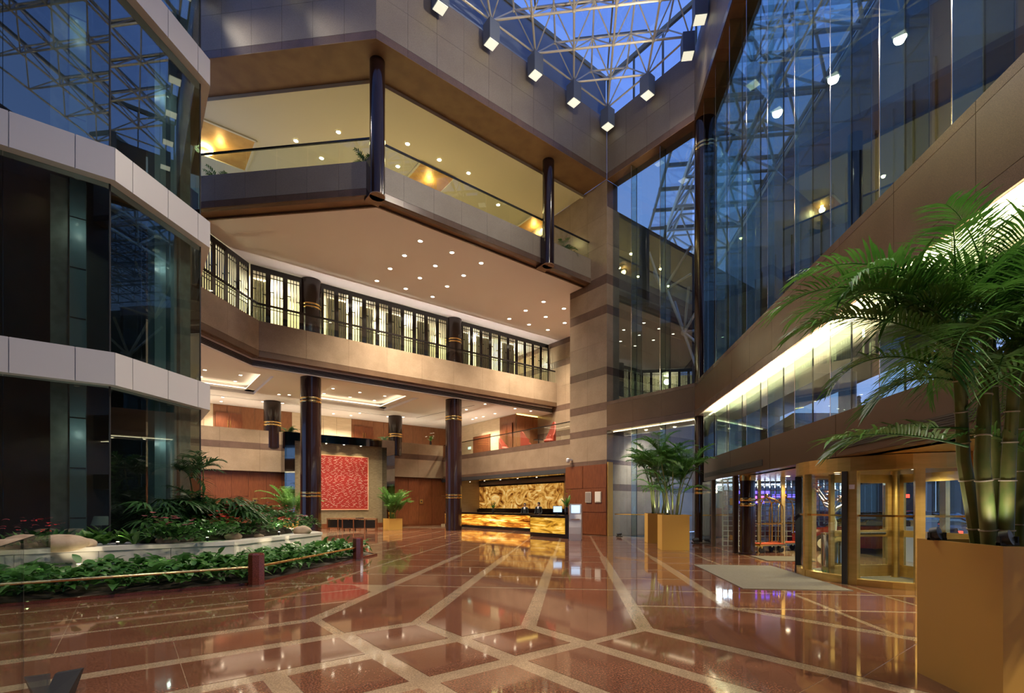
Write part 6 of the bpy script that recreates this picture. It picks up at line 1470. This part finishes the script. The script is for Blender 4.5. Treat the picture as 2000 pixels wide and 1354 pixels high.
for wa in (60, 180 + 8, 300 - 20):                        # three swinging wings with frames
    d = Vector((cos(radians(wa)), sin(radians(wa)))); w = root('x', 'x', 'x') if False else None
    L0, L1 = 0.12, 1.62; P = lambda r, z: v3(RC + d * r, z); nn = Vector((-d.y, d.x)) * 0.03
    wg = MB()
    for r0, r1, za, zb in ((L0, L0 + 0.1, 0.05, 2.28), (L1 - 0.1, L1, 0.05, 2.28), (L0, L1, 2.1, 2.28), (L0, L1, 0.05, 0.3), (L0, L1, 0.92, 1.06)):
        wg.prism([RC + d * r0 - nn, RC + d * r1 - nn, RC + d * r1 + nn, RC + d * r0 + nn], za, zb)
    wo = wg.build('wing_frame', 'brass_satin', rd)
    MB().prism([RC + d * (L0 + .1) - nn * 0.15, RC + d * (L1 - .1) - nn * 0.15, RC + d * (L1 - .1) + nn * 0.15, RC + d * (L0 + .1) + nn * 0.15], 0.3, 2.1).build('wing_pane', 'glass_rail', wo)
    MB().tube([P(0.35, 1.0) + v3(nn * 3, 0), P(1.35, 1.0) + v3(nn * 3, 0)], 0.03, 10).build('push_bar', 'black_matt', wo, smooth=True)
MB().lathe((RC.x, RC.y, 0), [(0.09, 0.02), (0.09, 2.36)], 16).build('centre_post', 'brass_satin', rd, smooth=True)
p = AD(0, 0); q = RC + Vector((cos(radians(211)), sin(radians(211)))) * (RR + 0.07)
MB().box(v3(q, 1.98), (0.1, 0.02, 0.09), radians(211 - 90)).build('call_button', 'white_metal', rd)
# blossom tree on a steel drum inside the showcase
tp = Vector((7.50, 11.45)); 
t = root('steel_pedestal', 'polished steel drum pedestal inside the curved showcase', 'pedestal', v3(tp, 0.02))
MB().lathe((tp.x, tp.y, 0.02), [(0.26, 0), (0.26, 0.9), (0.25, 0.92)], 28).build('drum', 'steel_polished', t, smooth=True); MB().lathe((tp.x, tp.y, 0.94), [(0.27, 0), (0.27, 0.02)], 28).build('cap', 'brass', t, smooth=True)
t = root('blossom_tree', 'small white branched tree with pink blossoms on the steel pedestal', 'tree', v3(tp, 0.96)); r_ = random.Random(9)
p0 = v3(tp, 0.96); br = MB().tube([p0, p0 + Vector((0.03, 0, 0.25)), p0 + Vector((-0.04, 0.02, 0.5)), p0 + Vector((0.02, 0, 0.65))], [0.05, 0.04, 0.035, 0.03], 8); br.build('trunk', 'trunk_white', t, smooth=True)
for k in range(9):
    az = r_.uniform(0, 6.28); s0 = p0 + Vector((0, 0, r_.uniform(0.45, 0.65))); e1 = s0 + Vector((cos(az) * 0.2, sin(az) * 0.2, r_.uniform(0.1, 0.25))); e2 = e1 + Vector((cos(az + .5) * 0.2, sin(az + .5) * 0.2, r_.uniform(0.1, 0.35)))
    MB().tube([s0, e1, e2], [0.02, 0.014, 0.007], 6).build('branch', 'trunk_white', t, smooth=True)
    for m in range(4):
        c = s0.lerp(e1, r_.random()).lerp(e2, r_.uniform(0.3, 1)) + Vector((r_.uniform(-.08, .08), r_.uniform(-.08, .08), r_.uniform(-.03, .08))); b = MB()
        for q in range(7): a = q * 0.9; leaf(b, c, (cos(a), sin(a), r_.uniform(0.3, 1.0)), 0.075, 0.06, 0.0, 2, (0.5, 1.0, 0.3), 0.5)
        b.build('blossom', 'blossom', t, smooth=True, angle=None)
for k in range(7):
    a = radians(150 + 8 * k); q = RC + Vector((cos(a), sin(a))) * (RR - 0.32 + 0.1 * sin(k * 2)); MB().blob(v3(q, 0.045), (0.22, 0.18, 0.08), 10, 6, 0.1, seed=k).build('moss_cushion', 'leaf_light', label='green moss cushion on the showcase floor, %s' % ['first from the far edge', 'second from the far edge', 'third from the far edge', 'in the middle', 'third from the near edge', 'second from the near edge', 'nearest the black post'][k], cat='moss', group='moss cushions in the showcase', smooth=True)
lp = v3(RC + Vector((-1.0, 0.45)), 2.34)
t2 = downlight(v3(RC + Vector((-0.3, -0.9)), 2.35), 'warm downlight in the drum ceiling of the revolving door', None, 220, r=0.06, col=(1, 0.82, 0.45), spot=150)
t_ = downlight(lp, 'bright spotlight in the showcase ceiling above the blossom tree', None, 260, r=0.06, col=(1, 0.92, 0.8), spot=110)
for k, (a, d_) in enumerate(((5.5, D0 - 1.2), (8.0, D0 - 1.0), (14.6, D0 - 1.4), (17.5, D0 - 1.8), (11.8, D0 - 4.4))):
    downlight(v3(AD(a, d_), 2.59), 'warm downlight in the golden entrance ceiling, ' + ['above the near planter palm', 'right of the revolving door', 'in front of the luggage carts', 'above the luggage carts', 'outside the revolving door'][k], None, 380, r=0.07, col=(1, 0.8, 0.42), spot=150)
# facade line with golden frames
fw = root('window_7', 'golden framed glass front on both sides of the revolving door', 'window', v3(AD(8, -7.2), 0), 0, None, 'structure')
for a in (2.0, 4.0, 6.0, 8.0, 9.95, 13.8, 16.0, 18.2, 20.4): MB().prism([AD(a - .05, -7.36), AD(a + .05, -7.36), AD(a + .05, -7.24), AD(a - .05, -7.24)], 0, 2.6).build('mullion', 'brass_satin', fw)
for a0, a1 in ((2.0, 4.0), (4.0, 6.0), (6.0, 8.0), (8.0, 9.95)):
    MB().prism([AD(a0 + .05, -7.305), AD(a1 - .05, -7.305), AD(a1 - .05, -7.295), AD(a0 + .05, -7.295)], 0.1, 2.5).build('pane', 'glass_rail', fw); MB().prism([AD(a0 + .05, -7.34), AD(a1 - .05, -7.34), AD(a1 - .05, -7.26), AD(a0 + .05, -7.26)], 0, 0.1).build('sill', 'brass_satin', fw); MB().prism([AD(a0 + .05, -7.33), AD(a1 - .05, -7.33), AD(a1 - .05, -7.27), AD(a0 + .05, -7.27)], 1.38, 1.42).build('bar', 'brass', fw)

# ================================================================== OUTSIDE
ST(MB().prism([AD(-20, D0 - 4.2), AD(AM + 0.2, D0 - 4.2), BN(KB + 0.75, MN), BN(KB + 0.75, KN), BN(33, KN), BN(90, 10), AD(-20, -90)], -0.35, -0.05).build('street', 'asphalt'), 'dark street and forecourt outside the glass walls', 'street')
wing = MB().prism([AD(19.6, -13.3), AD(45, -13.3), AD(45, -16), AD(19.6, -16)], 8.5, 24).prism([AD(0, -13.3), AD(19.6, -13.3), AD(19.6, -16), AD(0, -16)], 9.6, 24).build('building', 'building_dark')
tag(wing, 'dark building wall closing the forecourt beyond the tall glass', 'building', None, 'structure')
for k in range(20): piece('mullion', (0.10, 0.06, 9.5), v3(AD(19.9 + 1.2 * k, -13.27), 13.4), radians(83), 'building_line', wing)
for z in [8.7 + 0.6 * k for k in range(6)]: piece('transom', (25, 0.05, 0.06), v3(AD(32, -13.27), z), radians(83), 'building_line', wing)
for a in (20.5, 27.5): q = AD(a, -14.2); MB().lathe((q.x, q.y, 0), [(0.4, -0.05), (0.4, 8.5)], 20).build('pillar', 'building_dark', wing, smooth=True)
# star of struts in front of the stone flank, seen through the short glass wall
sn = Vector((X_(1336, 26.5), 26.5, zat(650, 26.5)))
ss = root('strut_star', 'star of steel struts standing off the striped stone flank outside', 'struts', sn)
MB().blob(sn, (0.34, 0.34, 0.34), 12, 8, 0).build('ball_joint', 'steel', ss, smooth=True)
for px, py, Y in ((1300, 560, 27.5), (1345, 560, 25.5), (1365, 600, 25.5), (1400, 700, 25), (1375, 760, 25.5), (1390, 640, 27.5), (1318, 590, 29)): rod('strut', sn, (X_(px, Y), Y, zat(py, Y)), 0.075, 'steel', ss)
sn2 = Vector((X_(1294, 570, ) if False else X_(1294, 27.5), 27.5, zat(570, 27.5)))
for px, py, Y in ((1252, 447, 28.5), (1300, 440, 26), (1262, 500, 29), (1350, 480, 26), (1350, 535, 26)): rod('strut', sn2, (X_(px, Y), Y, zat(py, Y)), 0.07, 'steel', ss)
def tree(x, y, h, rad, label, seed, n=1300):
    r = random.Random(seed); t = root('street_tree', label, 'tree', (x, y, -0.05)); MB().tube([(x, y, -0.05), (x + .1, y, h * .4), (x, y + .1, h * .75)], [0.16, 0.12, 0.05], 8).build('trunk', 'trunk_white', t, smooth=True)
    b = MB()
    cl_ = [Vector((r.gauss(0, rad * .45), r.gauss(0, rad * .45), h * r.uniform(.5, .98))) for _ in range(26)]
    for k in range(n):
        c = r.choice(cl_) + Vector((r.gauss(0, .35), r.gauss(0, .35), r.gauss(0, .28))); az = r.uniform(0, 6.28); leaf(b, Vector((x, y, 0)) + c, (cos(az), sin(az), r.uniform(-.5, .5)), 0.24, 0.14, 0.3, 2, (0.4, 1, 0))
    b.build('crown', 'leaf_dark', t)
tree(17.4, 31.0, 5.9, 1.8, 'dark tree outside, seen low behind the glass near the corner column', 1); tree(19.6, 23.5, 6.6, 1.8, 'dark tree outside, behind the glass beside the large palm', 2); tree(20.5, 33.0, 6.2, 1.8, 'small tree outside below the bronze figure', 3); tree(17.2, 27.5, 5.0, 1.8, 'low tree outside between the dark wing and the street', 4); tree(25.0, 19.0, 7.4, 2.2, 'tree outside, glimpsed through the large palm', 5)
hs = root('low_building', 'low building with a pitched roof across the street', 'building', (23.5, 34, 0), 0, None, 'structure')
MB().box((23.5, 35, 3.5), (9, 5, 7.1)).build('wall', 'building_dark', hs); MB().add([(18.8, 32.3, 7.0), (28.2, 32.3, 7.0), (28.2, 37.7, 7.0), (18.8, 37.7, 7.0), (20, 35, 8.2), (27, 35, 8.2)], [(0, 1, 5, 4), (2, 3, 4, 5), (1, 2, 5), (3, 0, 4), (3, 2, 1, 0)]).build('roof', 'building_line', hs)
st_ = person((23.2, 33.0, 7.4), radians(-40), 'dark bronze leaning figure on the roof across the street', ('bronze', 'bronze', 'bronze'), 2.0); st_.name = 'statue'; st_['category'] = 'statue'; st_.rotation_euler = (0.0, 0.55, radians(50))
# cars
def car(c, rz, paint, label):
    t = root('car', label, 'car', (c[0], c[1], -0.05), rz); R = Matrix.Rotation(rz, 3, 'Z'); P = lambda x, y, z: Vector((c[0], c[1], -0.05)) + R @ Vector((x, y, z))
    def loft(sts, nm, mt, closed=True, parent=t):
        b = MB(); ring = []
        for x, hw0, zb, hw1, zt in sts:
            ring.append([P(x, -hw0 * .96, zb), P(x, -hw0, zb + (zt - zb) * .35), P(x, -hw0 * .98, zb + (zt - zb) * .75), P(x, -hw1, zt), P(x, hw1, zt), P(x, hw0 * .98, zb + (zt - zb) * .75), P(x, hw0, zb + (zt - zb) * .35), P(x, hw0 * .96, zb)])
        k = len(b.v); m = 8
        for rg in ring: b.v += [tuple(v) for v in rg]
        for i in range(len(ring) - 1):
            for j in range(m): b.f.append((i * m + j, i * m + (j + 1) % m, (i + 1) * m + (j + 1) % m, (i + 1) * m + j))
        b.f.append(tuple(range(m))[::-1]); b.f.append(tuple((len(ring) - 1) * m + j for j in range(m)))
        return b.build(nm, mt, parent, smooth=True, angle=50)
    body = loft([(-2.35, .70, .35, .60, .80), (-2.25, .84, .25, .72, .93), (-1.5, .88, .2, .78, .97), (0, .9, .2, .80, .95), (1.2, .89, .2, .78, .92), (2.0, .85, .22, .68, .80), (2.35, .70, .32, .5, .66)], 'body', paint)
    loft([(-1.75, .74, .94, .70, .95), (-1.1, .74, .93, .58, 1.40), (.1, .74, .93, .60, 1.44), (.55, .74, .93, .58, 1.40), (1.35, .72, .90, .66, .92)], 'windows', 'windscreen'); loft([(-1.05, .60, 1.39, .56, 1.425), (.1, .62, 1.43, .57, 1.465), (.52, .59, 1.39, .54, 1.42)], 'roof', paint)
    for x in (-1.4, 1.4):
        for y in (-1, 1):
            ax = R @ Vector((0, 0.1, 0)); q = P(x, y * .8, .32); wv = MB().tube([q - ax, q + ax], .32, 20).build('wheel', 'rubber', t, smooth=True); MB().tube([q - ax * 1.04, q + ax * 1.04], .19, 14).build('hub', 'steel', wv, smooth=True)
    for y in (-1, 1): MB().box(P(-2.3, y * .62, .76), (.12, .34, .16), rz).build('tail_light', 'neon_red', t); MB().box(P(2.25, y * .58, .62), (.14, .3, .12), rz).build('head_light', 'glass_fin', t)
    MB().box(P(-2.36, 0, .62), (.03, .46, .15), rz).build('number_plate', 'plate_blue', t); MB().box(P(-2.33, 0, .42), (.1, 1.4, .12), rz).build('bumper', paint, t)
    return t
k1 = car((15.0, 18.3), radians(150), 'car_paint', 'dark parked car seen through the revolving door'); car((12.6, 17.4), radians(152), 'car_red', 'dark red parked car left of the dark one, outside the door')
# number plate characters
fc = bpy.data.curves.new('plate_text', 'FONT'); fc.body = 'Y-90'; fc.size = 0.15; fc.align_x = 'CENTER'; fc.align_y = 'CENTER'; fc.extrude = 0.002; fq = bpy.data.objects.new('tmp_text', fc); COL.objects.link(fq); fme = bpy.data.meshes.new_from_object(fq.evaluated_get(bpy.context.evaluated_depsgraph_get())); bpy.data.objects.remove(fq); fme.materials.clear(); fme.materials.append(MATS['art_white']); fo = bpy.data.objects.new('plate_text', fme); COL.objects.link(fo); fo.parent = k1
fo.matrix_local = Matrix.Translation((-2.38, 0, .62)) @ Matrix.Rotation(-pi / 2, 4, 'Z') @ Matrix.Rotation(pi / 2, 4, 'X')
for x, y, h_, lab in ((11.55, 14.3, 1.0, 'pale square bollard outside the revolving door, left of two'), (12.9, 15.4, 1.15, 'pale square bin outside the revolving door, right of two')):
    t = root('bollard', lab, 'bollard', (x, y, -0.05)); MB().box((x, y, h_ / 2 - .05), (0.5, 0.4, h_)).build('body', 'white_metal', t); MB().box((x, y, h_ - .03), (0.54, 0.44, 0.04)).build('lid', 'steel', t)
for x, y, z, w_, h_, mt, lab in ((24, 26, 2.6, 1.6, 0.5, 'sign_white', 'white lit shop sign across the street behind the palm canes'), (24.2, 26.2, 2.0, 1.8, 0.4, 'neon_red', 'red lit shop sign across the street behind the palm canes'), (20, 25.5, 2.1, 1.2, 0.18, 'neon_red', 'thin red light bar across the street')):
    t = root('shop_sign', lab, 'sign', (x, y, z - h_ / 2)); MB().box((x, y, z), (w_, 0.08, h_)).build('lit_face', mt, t); MB().box((x, y + 0.09, z), (w_ + .06, 0.1, h_ + .06)).build('box', 'black_matt', t); MB().box((x, y + .12, (z - h_ / 2) / 2), (0.1, 0.1, z - h_ / 2)).build('post', 'black_matt', t)
# washers added in the canopy soffit to light the stone flank outside
for b_, n_, lab in ((21.3, 15.9, 'nearest the golden jamb'), (21.6, 14.4, 'middle one'), (21.6, 12.9, 'nearest the corner column')):
    q = v3(BN(b_, n_), 5.54); t_ = downlight(q, 'added cool white washer in the canopy soffit lighting the stone flank, ' + lab, None, 0, r=0.07)
    lamp('washer_fill_lamp', 'SPOT', q - Vector((0, 0, 0.08)), 420, (0.82, 0.91, 1.0), t_, 0.06, spot=110, rot=(v3(BN(b_ + 2.5, KN), 1.6) - q).to_track_quat('-Z', 'Y').to_euler())
c = onC(918, 22.70); t = root('exit_sign', 'small pale green exit sign on the travertine gallery wall', 'sign', v3(c, 6.35))
MB().box(v3(c - B * 0.03, 6.45), (0.5, 0.05, 0.26), radians(128)).build('housing', 'steel', t); MB().box(v3(c - B * 0.058, 6.45), (0.44, 0.01, 0.2), radians(128)).build('lit_face', 'exit_face', t)
for px, py, lab in ((498, 978, 'left wood wall beside the planter'), (823, 980, 'wood wall right of the artwork')):
    c = onB(px, NW - 0.08); z = zat(py, c.y); t = root('switch_plate', 'small brass plate on the ' + lab, 'plate', v3(c, z)); MB().box(v3(c, z), (0.28, 0.02, 0.34), radians(38)).build('plate', 'brass_satin', t); MB().box(v3(c - C * 0.015, z), (0.12, 0.02, 0.1), radians(38)).build('button', 'black_matt', t)

# ================================================================== labels of alike things told apart by their place
ORD = 'first second third fourth fifth sixth seventh eighth ninth tenth eleventh twelfth thirteenth fourteenth fifteenth'.split()
_by = {}
for o in S.objects:
    if o.parent is None and o.get('group') and o.get('label'): _by.setdefault((o['group'], o['label']), []).append(o)
for (gq, lab), os_ in _by.items():
    if 1 < len(os_) <= 15:
        os_.sort(key=lambda o: o.location.x / max(o.location.y, 0.5))
        for k, o in enumerate(os_): o['label'] = lab + ', ' + (ORD[k] if k < len(os_) - 1 or k < 1 else 'last') + ' from the left'
